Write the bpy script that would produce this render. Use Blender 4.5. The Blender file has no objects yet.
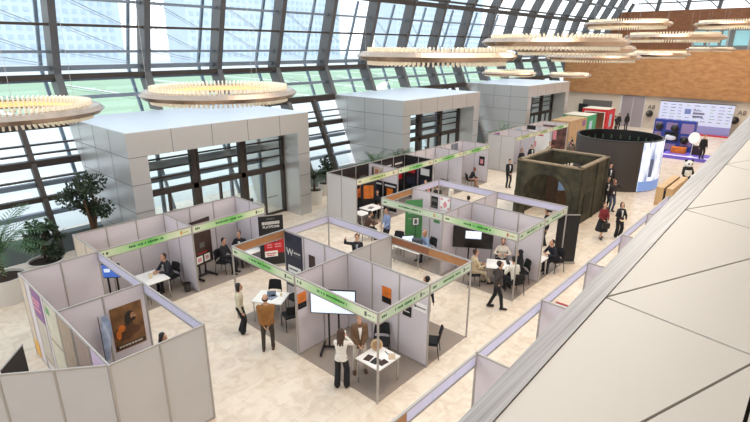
import bpy, math, random
from mathutils import Vector, Matrix
random.seed(7)
PI = math.pi
SC = bpy.context.scene
COL = SC.collection
V = Vector

# ------------------------------------------------------------------ camera
YAW, PITCH, ROLL, EYE = 0.734075, 0.318914, 0.00424, 8.306
fw = V((math.cos(YAW) * math.cos(PITCH), math.sin(YAW) * math.cos(PITCH), -math.sin(PITCH)))
rt = V((math.sin(YAW), -math.cos(YAW), 0))
up = rt.cross(fw)
r2 = rt * math.cos(ROLL) + up * math.sin(ROLL)
u2 = -rt * math.sin(ROLL) + up * math.cos(ROLL)
cam_data = bpy.data.cameras.new('camera')
cam = bpy.data.objects.new('camera', cam_data)
COL.objects.link(cam)
M = Matrix(((r2.x, u2.x, -fw.x, 0), (r2.y, u2.y, -fw.y, 0), (r2.z, u2.z, -fw.z, EYE), (0, 0, 0, 1)))
cam.matrix_world = M
cam_data.sensor_width = 36
cam_data.lens = 498.45 / 750 * 36
cam_data.clip_start = 0.05
cam_data.clip_end = 2000
SC.camera = cam

# ------------------------------------------------------------------ world, lamps, exposure
world = bpy.data.worlds.new('sky')
SC.world = world
world.use_nodes = True
wn = world.node_tree
wn.nodes.clear()
wo = wn.nodes.new('ShaderNodeOutputWorld')
wb = wn.nodes.new('ShaderNodeBackground')
wg = wn.nodes.new('ShaderNodeTexCoord')
wr = wn.nodes.new('ShaderNodeValToRGB')
ws = wn.nodes.new('ShaderNodeSeparateXYZ')
wn.links.new(wg.outputs['Generated'], ws.inputs[0])
wn.links.new(ws.outputs['Z'], wr.inputs[0])
wr.color_ramp.elements[0].position = 0.0
wr.color_ramp.elements[0].color = (1.0, 1.0, 1.0, 1)
wr.color_ramp.elements[1].position = 0.8
wr.color_ramp.elements[1].color = (0.80, 0.90, 1.0, 1)
wn.links.new(wr.outputs[0], wb.inputs['Color'])
wb.inputs['Strength'].default_value = 2.3
wn.links.new(wb.outputs[0], wo.inputs[0])


def area_lamp(name, loc, target, sx, sy, power, color):
    ld = bpy.data.lights.new(name, 'AREA')
    ld.shape = 'RECTANGLE'
    ld.size, ld.size_y = sx, sy
    ld.energy = power
    ld.color = color
    o = bpy.data.objects.new(name, ld)
    o.location = loc
    d = V(target) - V(loc)
    o.rotation_euler = d.to_track_quat('-Z', 'Y').to_euler()
    COL.objects.link(o)


# added warm fill lights above the hall, not real fixtures
area_lamp('hall_fill_light', (14, 6, 17.5), (14, 8, 0), 14, 5, 1700, (1.0, 0.89, 0.76))
area_lamp('hall_fill_light', (32, 6, 17.5), (32, 8, 0), 14, 5, 2200, (1.0, 0.89, 0.76))
area_lamp('hall_fill_light', (50, 8, 17.5), (54, 9, 0), 12, 5, 1900, (1.0, 0.89, 0.76))
# added fill lights under the balcony slab to brighten the dark fascia backs
area_lamp('balcony_fill_light', (9, -0.6, 5.8), (9, 4.5, 1.5), 10, 0.6, 260, (0.92, 0.94, 1.0))
area_lamp('balcony_fill_light', (20, -0.6, 5.8), (20, 4.5, 1.5), 10, 0.6, 260, (0.92, 0.94, 1.0))

vs = SC.view_settings
vs.view_transform = 'Standard'
vs.look = 'None'
vs.gamma = 1
vs.exposure = 0.0
vs.use_curve_mapping = False
SC.cycles.max_bounces = 8
SC.cycles.transparent_max_bounces = 24
SC.cycles.use_denoising = True
SC.cycles.sample_clamp_indirect = 4.0


# ------------------------------------------------------------------ materials
def lin(c):
    out = []
    for v in c:
        v = v / 255.0
        out.append(v / 12.92 if v <= 0.04045 else ((v + 0.055) / 1.055) ** 2.4)
    return tuple(out) + (1,)


MATS = {}


def mat(name, rgb, rough=0.55, metal=0.0, var=0.0, scale=4.0, emit=0.0, bump=0.0, spec=0.5, alt=None, stretch=None):
    if name in MATS:
        return MATS[name]
    m = bpy.data.materials.new(name)
    m.use_nodes = True
    nt = m.node_tree
    b = nt.nodes['Principled BSDF']
    b.inputs['Base Color'].default_value = lin(rgb)
    b.inputs['Roughness'].default_value = rough
    b.inputs['Metallic'].default_value = metal
    b.inputs['Specular IOR Level'].default_value = spec
    tc = nt.nodes.new('ShaderNodeTexCoord')
    nz = nt.nodes.new('ShaderNodeTexNoise')
    nz.inputs['Scale'].default_value = scale
    nz.inputs['Detail'].default_value = 5
    src = tc.outputs['Object']
    if stretch:
        mp = nt.nodes.new('ShaderNodeMapping')
        mp.inputs['Scale'].default_value = stretch
        nt.links.new(src, mp.inputs[0])
        src = mp.outputs[0]
    nt.links.new(src, nz.inputs['Vector'])
    if var > 0:
        rp = nt.nodes.new('ShaderNodeValToRGB')
        a = lin(rgb)
        lo = lin(alt) if alt else tuple(max(0, v * (1 - var)) for v in a[:3]) + (1,)
        hi = tuple(min(1, v * (1 + var * 0.5)) for v in a[:3]) + (1,)
        rp.color_ramp.elements[0].position = 0.3
        rp.color_ramp.elements[0].color = lo
        rp.color_ramp.elements[1].position = 0.7
        rp.color_ramp.elements[1].color = hi
        nt.links.new(nz.outputs['Fac'], rp.inputs[0])
        nt.links.new(rp.outputs[0], b.inputs['Base Color'])
    if bump > 0:
        bp = nt.nodes.new('ShaderNodeBump')
        bp.inputs['Strength'].default_value = bump
        nt.links.new(nz.outputs['Fac'], bp.inputs['Height'])
        nt.links.new(bp.outputs[0], b.inputs['Normal'])
    if emit > 0:
        b.inputs['Emission Color'].default_value = lin(rgb)
        b.inputs['Emission Strength'].default_value = emit
    MATS[name] = m
    return m


def glass_mat(name, tint, gloss=0.08):
    if name in MATS:
        return MATS[name]
    m = bpy.data.materials.new(name)
    m.use_nodes = True
    nt = m.node_tree
    nt.nodes.clear()
    o = nt.nodes.new('ShaderNodeOutputMaterial')
    t = nt.nodes.new('ShaderNodeBsdfTransparent')
    g = nt.nodes.new('ShaderNodeBsdfGlossy')
    x = nt.nodes.new('ShaderNodeMixShader')
    t.inputs[0].default_value = lin(tint)
    g.inputs['Roughness'].default_value = 0.03
    x.inputs[0].default_value = gloss
    nt.links.new(t.outputs[0], x.inputs[1])
    nt.links.new(g.outputs[0], x.inputs[2])
    nt.links.new(x.outputs[0], o.inputs[0])
    MATS[name] = m
    return m


def floor_mat():
    m = bpy.data.materials.new('marble_tiles')
    m.use_nodes = True
    nt = m.node_tree
    b = nt.nodes['Principled BSDF']
    tc = nt.nodes.new('ShaderNodeTexCoord')
    br = nt.nodes.new('ShaderNodeTexBrick')
    br.inputs['Scale'].default_value = 1.0
    br.inputs['Brick Width'].default_value = 0.9
    br.inputs['Row Height'].default_value = 0.6
    br.inputs['Mortar Size'].default_value = 0.003
    br.inputs['Color1'].default_value = lin((233, 217, 198))
    br.inputs['Color2'].default_value = lin((226, 208, 187))
    br.inputs['Mortar'].default_value = lin((186, 164, 140))
    br.offset = 0.5
    nt.links.new(tc.outputs['Object'], br.inputs['Vector'])
    n1 = nt.nodes.new('ShaderNodeTexNoise')
    n1.inputs['Scale'].default_value = 2.3
    n1.inputs['Detail'].default_value = 8
    n1.inputs['Distortion'].default_value = 1.4
    nt.links.new(tc.outputs['Object'], n1.inputs['Vector'])
    rp = nt.nodes.new('ShaderNodeValToRGB')
    rp.color_ramp.elements[0].position = 0.36
    rp.color_ramp.elements[0].color = (0.86, 0.82, 0.78, 1)
    rp.color_ramp.elements[1].position = 0.56
    rp.color_ramp.elements[1].color = (1, 1, 1, 1)
    nt.links.new(n1.outputs['Fac'], rp.inputs[0])
    mx = nt.nodes.new('ShaderNodeMixRGB')
    mx.blend_type = 'MULTIPLY'
    mx.inputs[0].default_value = 0.85
    nt.links.new(br.outputs['Color'], mx.inputs[1])
    nt.links.new(rp.outputs[0], mx.inputs[2])
    nt.links.new(mx.outputs[0], b.inputs['Base Color'])
    b.inputs['Roughness'].default_value = 0.27
    return m


def sign_mat(name, ends, mid, lo=0.25, hi=0.75):
    m = bpy.data.materials.new(name)
    m.use_nodes = True
    nt = m.node_tree
    b = nt.nodes['Principled BSDF']
    b.inputs['Roughness'].default_value = 0.45
    tc = nt.nodes.new('ShaderNodeTexCoord')
    sp = nt.nodes.new('ShaderNodeSeparateXYZ')
    rp = nt.nodes.new('ShaderNodeValToRGB')
    nt.links.new(tc.outputs['Generated'], sp.inputs[0])
    nz = nt.nodes.new('ShaderNodeTexNoise')
    nz.inputs['Scale'].default_value = 2.5
    nt.links.new(tc.outputs['Object'], nz.inputs['Vector'])
    ad = nt.nodes.new('ShaderNodeMath')
    ad.operation = 'MULTIPLY_ADD'
    ad.inputs[1].default_value = 0.16
    nt.links.new(nz.outputs['Fac'], ad.inputs[0])
    nt.links.new(sp.outputs['X'], ad.inputs[2])
    nt.links.new(ad.outputs[0], rp.inputs[0])
    e = rp.color_ramp.elements
    e[0].position = lo - 0.1
    e[0].color = lin(ends)
    e[1].position = 1.0
    e[1].color = lin(ends)
    x = e.new(0.6)
    x.color = lin(mid)
    x = e.new(hi + 0.15)
    x.color = lin(ends)
    nt.links.new(rp.outputs[0], b.inputs['Base Color'])
    return m


def wood_mat(name, c1, c2):
    m = bpy.data.materials.new(name)
    m.use_nodes = True
    nt = m.node_tree
    b = nt.nodes['Principled BSDF']
    b.inputs['Roughness'].default_value = 0.5
    tc = nt.nodes.new('ShaderNodeTexCoord')
    mp = nt.nodes.new('ShaderNodeMapping')
    mp.inputs['Scale'].default_value = (1, 0.8, 2.0)
    n1 = nt.nodes.new('ShaderNodeTexNoise')
    n1.inputs['Scale'].default_value = 1.8
    n1.inputs['Detail'].default_value = 9
    n1.inputs['Roughness'].default_value = 0.7
    nt.links.new(tc.outputs['Object'], mp.inputs[0])
    nt.links.new(mp.outputs[0], n1.inputs['Vector'])
    rp = nt.nodes.new('ShaderNodeValToRGB')
    rp.color_ramp.elements[0].position = 0.32
    rp.color_ramp.elements[0].color = lin(c2)
    rp.color_ramp.elements[1].position = 0.68
    rp.color_ramp.elements[1].color = lin(c1)
    nt.links.new(n1.outputs['Fac'], rp.inputs[0])
    nt.links.new(rp.outputs[0], b.inputs['Base Color'])
    return m


FLOOR = floor_mat()
PANEL = mat('white_booth_panel', (214, 206, 211), 0.5, var=0.03, scale=1.5)
PANEL_GREY = mat('grey_booth_panel', (198, 195, 194), 0.5, var=0.03, scale=1.5)
ALU = mat('booth_aluminium', (176, 170, 164), 0.4, 0.35)
BROWN_BOARD = mat('brown_fibreboard', (184, 130, 84), 0.6, var=0.12, scale=3)
LILAC_BOARD = mat('lilac_white_board', (208, 204, 226), 0.5)
LILAC_PALE = mat('pale_lilac_board', (226, 226, 252), 0.5)
CARPET = mat('grey_brown_carpet', (150, 136, 125), 0.95, var=0.10, scale=40)
CLAD = mat('aluminium_cladding', (200, 198, 196), 0.32, 0.5, var=0.03, scale=0.8)
CLAD_TOP = mat('white_roof_sheet', (208, 214, 222), 0.5)
SEAM = mat('panel_seam', (112, 112, 114), 0.6)
STEEL = mat('facade_steel', (92, 91, 92), 0.45, 0.35)
STEEL_DARK = mat('dark_mullion', (60, 52, 48), 0.5, 0.2)
STEEL_BLUE = mat('blue_grey_mullion', (122, 134, 148), 0.5, 0.2)
ROD = mat('bracing_steel', (190, 194, 198), 0.4, 0.3)
GLASS = glass_mat('facade_glass', (238, 246, 250), 0.06)
TEAL = glass_mat('teal_glass', (246, 253, 253), 0.06)
WOOD = wood_mat('wood_cladding', (186, 138, 90), (148, 100, 58))
WOOD_D = wood_mat('dark_wood_cladding', (146, 92, 54), (120, 70, 40))
BEIGE_WALL = mat('beige_stone_wall', (206, 193, 178), 0.6, var=0.05, scale=0.7)
GREY_DOOR = mat('grey_metal_door', (168, 160, 166), 0.35, 0.4)
BLACK = mat('black_plastic', (24, 24, 26), 0.45)
BLACK_CLOTH = mat('black_cloth', (26, 26, 29), 0.85, var=0.15, scale=20)
CHROME = mat('chrome_tube', (190, 190, 192), 0.2, 0.9)
WHITE_TOP = mat('white_laminate', (240, 236, 230), 0.35)
WHITE = mat('white_paint', (236, 234, 230), 0.5)
PAPER = mat('paper', (244, 242, 238), 0.7)
SCREEN = mat('lit_screen', (214, 226, 244), 0.3, emit=0.75)
SCREEN_BLUE = mat('blue_lit_screen', (70, 110, 200), 0.3, emit=0.6)
RED = mat('red_print', (190, 34, 40), 0.5)
ORANGE = mat('orange_print', (226, 122, 40), 0.5, var=0.35, scale=5)
GREEN = mat('green_print', (86, 150, 92), 0.5, var=0.12, scale=3)
NAVY = mat('dark_navy_print', (44, 48, 66), 0.5, var=0.35, scale=5)
PURPLE = mat('purple_print', (132, 86, 140), 0.5)
PINK = mat('pink_print', (228, 150, 160), 0.5)
BEIGE_PRINT = mat('beige_print', (208, 192, 172), 0.55, var=0.10, scale=3)
TAN_PRINT = mat('tan_print', (172, 150, 128), 0.55, var=0.25, scale=4, stretch=(6, 6, 1))
YELLOW = mat('yellow_print', (232, 176, 82), 0.55, var=0.2, scale=4)
DGREEN_INK = mat('dark_green_ink', (32, 92, 44), 0.6)
GREY_INK = mat('grey_ink', (92, 96, 92), 0.6)
BROWN_DARK = mat('dark_brown_print', (62, 40, 34), 0.45, var=0.35, scale=4)
POT = mat('white_planter', (214, 210, 204), 0.4)
SOIL = mat('potting_soil', (52, 40, 32), 0.95, var=0.2, scale=20)
LEAF = mat('dark_leaf', (48, 62, 40), 0.6, var=0.35, scale=3)
LEAF2 = mat('palm_leaf', (70, 104, 62), 0.55, var=0.3, scale=3)
BARK = mat('bark', (84, 62, 46), 0.9, var=0.3, scale=12)
ARCH = mat('weathered_stone', (72, 68, 50), 0.85, var=0.3, scale=1.8, alt=(34, 33, 25), bump=0.3)
ARCH_RIM = mat('pale_stone_rim', (142, 124, 100), 0.85, var=0.25, scale=4)
LED_OFF = mat('dark_panel_wall', (66, 60, 58), 0.6, var=0.06, scale=3)
SIGN_V = sign_mat('green_fascia_print', (222, 230, 200), (104, 198, 84))
SIGN_P = sign_mat('pale_green_fascia_print', (206, 220, 196), (180, 208, 170))
SIGN_Y = sign_mat('yellow_green_fascia_print', (226, 224, 196), (184, 200, 130))
COPING = mat('satin_coping', (152, 151, 155), 0.30, 0.0, var=0.42, scale=2.6, alt=(112, 110, 113), stretch=(0.4, 34, 1), spec=0.35)  # reflection streaks along the coping are painted in as stretched colour noise
FACET = mat('white_facet_panel', (212, 205, 196), 0.42, 0.0, var=0.02, scale=0.6)
GAP = mat('black_joint', (30, 26, 24), 0.8)
SKIN = mat('skin', (206, 158, 130), 0.55)
SKIN_D = mat('tanned_skin', (186, 136, 108), 0.55)
HAIR = mat('black_hair', (30, 24, 22), 0.55)
HAIR_B = mat('brown_hair', (70, 46, 32), 0.55)
HAIR_BL = mat('blond_hair', (176, 124, 80), 0.55)
HAIR_R = mat('auburn_hair', (120, 66, 44), 0.55)
LIP = mat('lips', (150, 84, 78), 0.5)
SHOE_B = mat('black_shoe', (28, 24, 24), 0.4)
SHOE_BR = mat('brown_shoe', (86, 56, 40), 0.45)
SHOE_W = mat('white_shoe', (226, 224, 220), 0.5)


def cloth(name, rgb):
    return mat(name, rgb, 0.85, var=0.12, scale=14)


# ------------------------------------------------------------------ mesh builder
class MB:
    def __init__(s):
        s.v, s.f, s.m = [], [], []

    def add(s, vs_, fs_, mi=0):
        k = len(s.v)
        s.v += [tuple(q) for q in vs_]
        s.f += [tuple(i + k for i in f) for f in fs_]
        s.m += [mi] * len(fs_)
        return s

    def hexa(s, p, mi=0):  # 8 corners: 4 bottom ccw, 4 top ccw
        return s.add(p, [(3, 2, 1, 0), (4, 5, 6, 7), (0, 1, 5, 4), (1, 2, 6, 5), (2, 3, 7, 6), (3, 0, 4, 7)], mi)

    def box(s, x0, y0, z0, x1, y1, z1, mi=0):
        x0, x1 = min(x0, x1), max(x0, x1)
        y0, y1 = min(y0, y1), max(y0, y1)
        z0, z1 = min(z0, z1), max(z0, z1)
        return s.hexa([(x0, y0, z0), (x1, y0, z0), (x1, y1, z0), (x0, y1, z0), (x0, y0, z1), (x1, y0, z1), (x1, y1, z1), (x0, y1, z1)], mi)

    def bar(s, a, b, w, h, mi=0, upv=(0, 0, 1)):  # rectangular bar from a to b
        a, b = V(a), V(b)
        d = (b - a).normalized()
        u = V(upv)
        if abs(d.dot(u)) > 0.98:
            u = V((0, 1, 0))
        r = d.cross(u).normalized()
        u = r.cross(d).normalized()
        r, u = r * w / 2, u * h / 2
        return s.hexa([a - r - u, a + r - u, b + r - u, b - r - u, a - r + u, a + r + u, b + r + u, b - r + u], mi)

    def tube(s, a, b, r0, r1=None, n=10, mi=0, caps=True):
        r1 = r0 if r1 is None else r1
        a, b = V(a), V(b)
        d = (b - a).normalized()
        x = d.orthogonal().normalized()
        y = d.cross(x)
        vs_ = []
        for c, r in ((a, r0), (b, r1)):
            for i in range(n):
                t = 2 * PI * i / n
                vs_.append(c + x * math.cos(t) * r + y * math.sin(t) * r)
        fs_ = [(i, (i + 1) % n, n + (i + 1) % n, n + i) for i in range(n)]
        if caps:
            fs_ += [tuple(range(n - 1, -1, -1)), tuple(range(n, 2 * n))]
        return s.add(vs_, fs_, mi)

    def path(s, pts, r, n=8, mi=0):
        for a, b in zip(pts[:-1], pts[1:]):
            s.tube(a, b, r, r, n, mi)
        return s

    def prism(s, poly, z0, z1, mi=0):
        n = len(poly)
        vs_ = [(x, y, z0) for x, y in poly] + [(x, y, z1) for x, y in poly]
        fs_ = [tuple(range(n - 1, -1, -1)), tuple(range(n, 2 * n))] + [(i, (i + 1) % n, n + (i + 1) % n, n + i) for i in range(n)]
        return s.add(vs_, fs_, mi)

    def lathe(s, prof, n=32, c=(0, 0, 0), mi=0, close=False, sx=1, sy=1):
        vs_, fs_ = [], []
        k = len(prof)
        for i in range(n):
            t = 2 * PI * i / n
            for r, z in prof:
                vs_.append((c[0] + r * math.cos(t) * sx, c[1] + r * math.sin(t) * sy, c[2] + z))
        for i in range(n):
            j = (i + 1) % n
            for q in range(k if close else k - 1):
                w = (q + 1) % k
                fs_.append((i * k + q, j * k + q, j * k + w, i * k + w))
        return s.add(vs_, fs_, mi)

    def ball(s, c, rx, ry=None, rz=None, n=12, m=8, mi=0, rot=None):
        ry = rx if ry is None else ry
        rz = rx if rz is None else rz
        vs_, fs_ = [], []
        for j in range(1, m):
            p = PI * j / m
            for i in range(n):
                t = 2 * PI * i / n
                vs_.append(V((rx * math.sin(p) * math.cos(t), ry * math.sin(p) * math.sin(t), rz * math.cos(p))))
        vs_ += [V((0, 0, rz)), V((0, 0, -rz))]
        for j in range(m - 2):
            for i in range(n):
                k = (i + 1) % n
                fs_.append((j * n + i, (j + 1) * n + i, (j + 1) * n + k, j * n + k))
        T, B = len(vs_) - 2, len(vs_) - 1
        for i in range(n):
            k = (i + 1) % n
            fs_.append((T, i, k))
            fs_.append((B, (m - 2) * n + k, (m - 2) * n + i))
        if rot is not None:
            vs_ = [rot @ q for q in vs_]
        c = V(c)
        return s.add([q + c for q in vs_], fs_, mi)

    def cap(s, a, b, r0, r1, n=10, mi=0, flat=None):
        """tapered capsule; flat = (axis vector, factor) squeezes it along an axis"""
        a, b = V(a), V(b)
        d = b - a
        L = d.length
        d = d.normalized() if L > 1e-6 else V((0, 0, 1))
        x = d.orthogonal().normalized()
        y = d.cross(x)
        rings = []
        for k in (-80, -50, -20):
            t = math.radians(k)
            rings.append((r0 * math.sin(t), r0 * math.cos(t)))
        for k in (20, 50, 80):
            t = math.radians(k)
            rings.append((L + r1 * math.sin(t), r1 * math.cos(t)))
        vs_ = []
        for h, r in rings:
            for i in range(n):
                t = 2 * PI * i / n
                o = x * math.cos(t) * r + y * math.sin(t) * r
                if flat:
                    f = V(flat[0])
                    o -= f * o.dot(f) * (1 - flat[1])
                vs_.append(a + d * h + o)
        fs_ = []
        for j in range(5):
            for i in range(n):
                k = (i + 1) % n
                fs_.append((j * n + i, j * n + k, (j + 1) * n + k, (j + 1) * n + i))
        fs_ += [tuple(range(n - 1, -1, -1)), tuple(range(5 * n, 6 * n))]
        return s.add(vs_, fs_, mi)

    def loft(s, secs, n=16, mi=0):
        """secs: (centre, right, forward, rx, ry)"""
        vs_ = []
        for c, r, f, rx, ry in secs:
            for i in range(n):
                t = 2 * PI * i / n
                vs_.append(V(c) + V(r) * rx * math.cos(t) + V(f) * ry * math.sin(t))
        fs_ = []
        for j in range(len(secs) - 1):
            for i in range(n):
                k = (i + 1) % n
                fs_.append((j * n + i, j * n + k, (j + 1) * n + k, (j + 1) * n + i))
        fs_ += [tuple(range(n - 1, -1, -1)), tuple(range((len(secs) - 1) * n, len(secs) * n))]
        return s.add(vs_, fs_, mi)

    def build(s, name, mats, parent=None, smooth=False, loc=None, rotz=0.0, bevel=0):
        me = bpy.data.meshes.new(name)
        me.from_pydata(s.v, [], s.f)
        if not isinstance(mats, (list, tuple)):
            mats = [mats]
        for m in mats:
            me.materials.append(m)
        for i, p in enumerate(me.polygons):
            p.material_index = s.m[i]
            p.use_smooth = smooth
        me.update()
        o = bpy.data.objects.new(name, me)
        COL.objects.link(o)
        if parent:
            o.parent = parent
        if loc is not None:
            o.location = loc
        o.rotation_euler.z = rotz
        if bevel:
            b = o.modifiers.new('bevel', 'BEVEL')
            b.width = bevel
            b.segments = 2
            b.limit_method = 'ANGLE'
        return o


def remeshed(mb, name, mats, parent, voxel, smooth_iter=2):
    o = mb.build(name, mats, None, True)
    r = o.modifiers.new('r', 'REMESH')
    r.mode = 'VOXEL'
    r.voxel_size = voxel
    r.use_smooth_shade = True
    if smooth_iter:
        sm = o.modifiers.new('s', 'SMOOTH')
        sm.iterations = smooth_iter
        sm.factor = 0.5
    dg = bpy.context.evaluated_depsgraph_get()
    me = bpy.data.meshes.new_from_object(o.evaluated_get(dg))
    o.modifiers.clear()
    old = o.data
    o.data = me
    me.name = name
    bpy.data.meshes.remove(old)
    if len(me.materials) == 0:
        me.materials.append(mats)
    for p in me.polygons:
        p.use_smooth = True
    if parent:
        o.parent = parent
    return o


def thing(name, label, cat, loc=(0, 0, 0), rotz=0.0, group=None):
    o = bpy.data.objects.new(name, None)
    COL.objects.link(o)
    o.empty_display_size = 0.2
    o.location = loc
    o.rotation_euler = (0, 0, rotz)
    o['label'] = label
    o['category'] = cat
    if group:
        o['group'] = group
    return o


def tag(o, label, cat, group=None, kind=None):
    o['label'] = label
    o['category'] = cat
    if group:
        o['group'] = group
    if kind:
        o['kind'] = kind
    return o


def struct(o):
    o['kind'] = 'structure'
    return o


def dup(root, loc, rotz, label, group=None):
    r = root.copy()
    COL.objects.link(r)
    r.location = loc
    r.rotation_euler = (0, 0, rotz)
    r['label'] = label
    if group:
        r['group'] = group
    for ch in list(root.children):
        c = ch.copy()
        COL.objects.link(c)
        c.parent = r
        for g in list(ch.children):
            d = g.copy()
            COL.objects.link(d)
            d.parent = c
    return r


def text_mesh(s, name, size, material, parent, loc, rot, depth=0.002, align='CENTER', bold=0.0):
    cu = bpy.data.curves.new('txt', 'FONT')
    cu.body = s
    cu.size = size
    cu.extrude = depth
    cu.offset = bold
    cu.align_x = align
    cu.align_y = 'CENTER'
    o = bpy.data.objects.new('txt', cu)
    COL.objects.link(o)
    dg = bpy.context.evaluated_depsgraph_get()
    me = bpy.data.meshes.new_from_object(o.evaluated_get(dg))
    bpy.data.objects.remove(o)
    me.materials.clear()
    me.materials.append(material)
    t = bpy.data.objects.new(name, me)
    COL.objects.link(t)
    t.parent = parent
    t.location = loc
    t.rotation_euler = rot
    return t


def label_kind(o, label):
    o['label'] = label
    return o


# ================================================================== THE SETTING
struct(MB().box(-10, -7, -0.3, 78.5, 26, 0).build('floor', FLOOR))
# ground outside, a playing field and distant blocks of flats
struct(MB().box(-400, 26.0, -0.5, 600, 900, -0.25).build('ground_outside', mat('pale_paving', (214, 214, 210), 0.8, var=0.08, scale=0.05)))
fld = MB().box(-60, 66, -0.25, 330, 176, -0.18)
fieldo = thing('sports_field', 'pale green sports field with white lines seen through the sloping glass facade', 'sports field', (0, 0, 0))
fld.build('turf', mat('field_turf', (158, 180, 148), 0.9, var=0.1, scale=0.08), fieldo)
ln = MB()
for x in range(-50, 330, 22):
    ln.box(x, 67, -0.18, x + 0.9, 175, -0.15)
ln.build('line_marking', WHITE, fieldo)
BLD = mat('pale_flats', (206, 216, 226), 0.8, var=0.06, scale=0.05)
BLDW = mat('pale_flat_windows', (184, 200, 216), 0.5)
for i, (x, w, h, lab) in enumerate([
        (-25, 50, 46, 'pale block of flats beyond the field, behind the leftmost facade bays'),
        (55, 60, 62, 'tall pale block of flats beyond the field, second from the left'),
        (135, 52, 78, 'tall pale tower block of flats beyond the field, third from the left'),
        (205, 66, 60, 'wide pale block of flats beyond the field, third from the right'),
        (300, 60, 84, 'tall pale tower block beyond the field, second from the right'),
        (390, 80, 66, 'far pale block of flats beyond the field, rightmost through the facade')]):
    b = thing('apartment_block', lab, 'building', (x, 250 + (i % 2) * 30, -0.25), 0, 'distant blocks of flats')
    MB().box(0, 0, 0, w, 22, h).build('wall', BLD, b)
    wn_ = MB()
    for zz in range(3, h - 3, 4):
        for xx in range(2, w - 3, 4):
            wn_.box(xx, -0.3, zz, xx + 2.0, 0.1, zz + 2.0)
    wn_.build('window_grid', BLDW, b)

# --- sloping glass facade: knee at z 7.05, leaning out below it and in above it
Y0, YK, ZK, YT, ZT = 22.75, 26.03, 7.05, 24.8, 11.4
YS, ZS = 22.2, 16.5
YR, ZR = 8.0, 20.0
XEND = 78.0


def yl(z):
    return Y0 + (YK - Y0) * z / ZK


def yu(z):
    return YK + (YT - YK) * (z - ZK) / (ZT - ZK)


def roof_z(y):
    if y <= YR:
        return ZR
    if y <= YS:
        return ZR + (ZS - ZR) * (y - YR) / (YS - YR)
    return ZS + (ZT - ZS) * (y - YS) / (YT - YS)


def col_mesh(x, w, d, zb=0.0):
    prof = [(yl(zb), zb), (YK, ZK), (YT, ZT), (YS, ZS), (YR, ZR)]
    outp = [(yl(zb) + d, zb), (YK + d, ZK), (YT + d, ZT + .1 * d), (YS + .8 * d, ZS + .7 * d), (YR, ZR + d)]
    n = len(prof)
    mb = MB()
    vs_ = []
    for sx in (-w / 2, w / 2):
        vs_ += [(x + sx, y, z) for y, z in prof] + [(x + sx, y, z) for y, z in outp]
    m = 2 * n
    fs_ = []
    for k in range(n - 1):
        fs_.append((k, k + 1, n + k + 1, n + k))
        fs_.append((m + k, m + n + k, m + n + k + 1, m + k + 1))
        fs_.append((k, m + k, m + k + 1, k + 1))
        fs_.append((n + k, n + k + 1, m + n + k + 1, m + n + k))
    fs_ += [(0, n, m + n, m), (n - 1, m + n - 1, m + 2 * n - 1, 2 * n - 1)]
    return mb.add(vs_, fs_)


XC = [7.62 + 4.06 * k for k in range(-3, 18)]
XC = [x for x in XC if x < XEND]
BOXES = [(7.41, 16.24), (23.72, 32.52), (40.3, 49.0)]


def in_box(x, pad=0.1):
    return any(a - pad < x < b + pad for a, b in BOXES)


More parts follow.
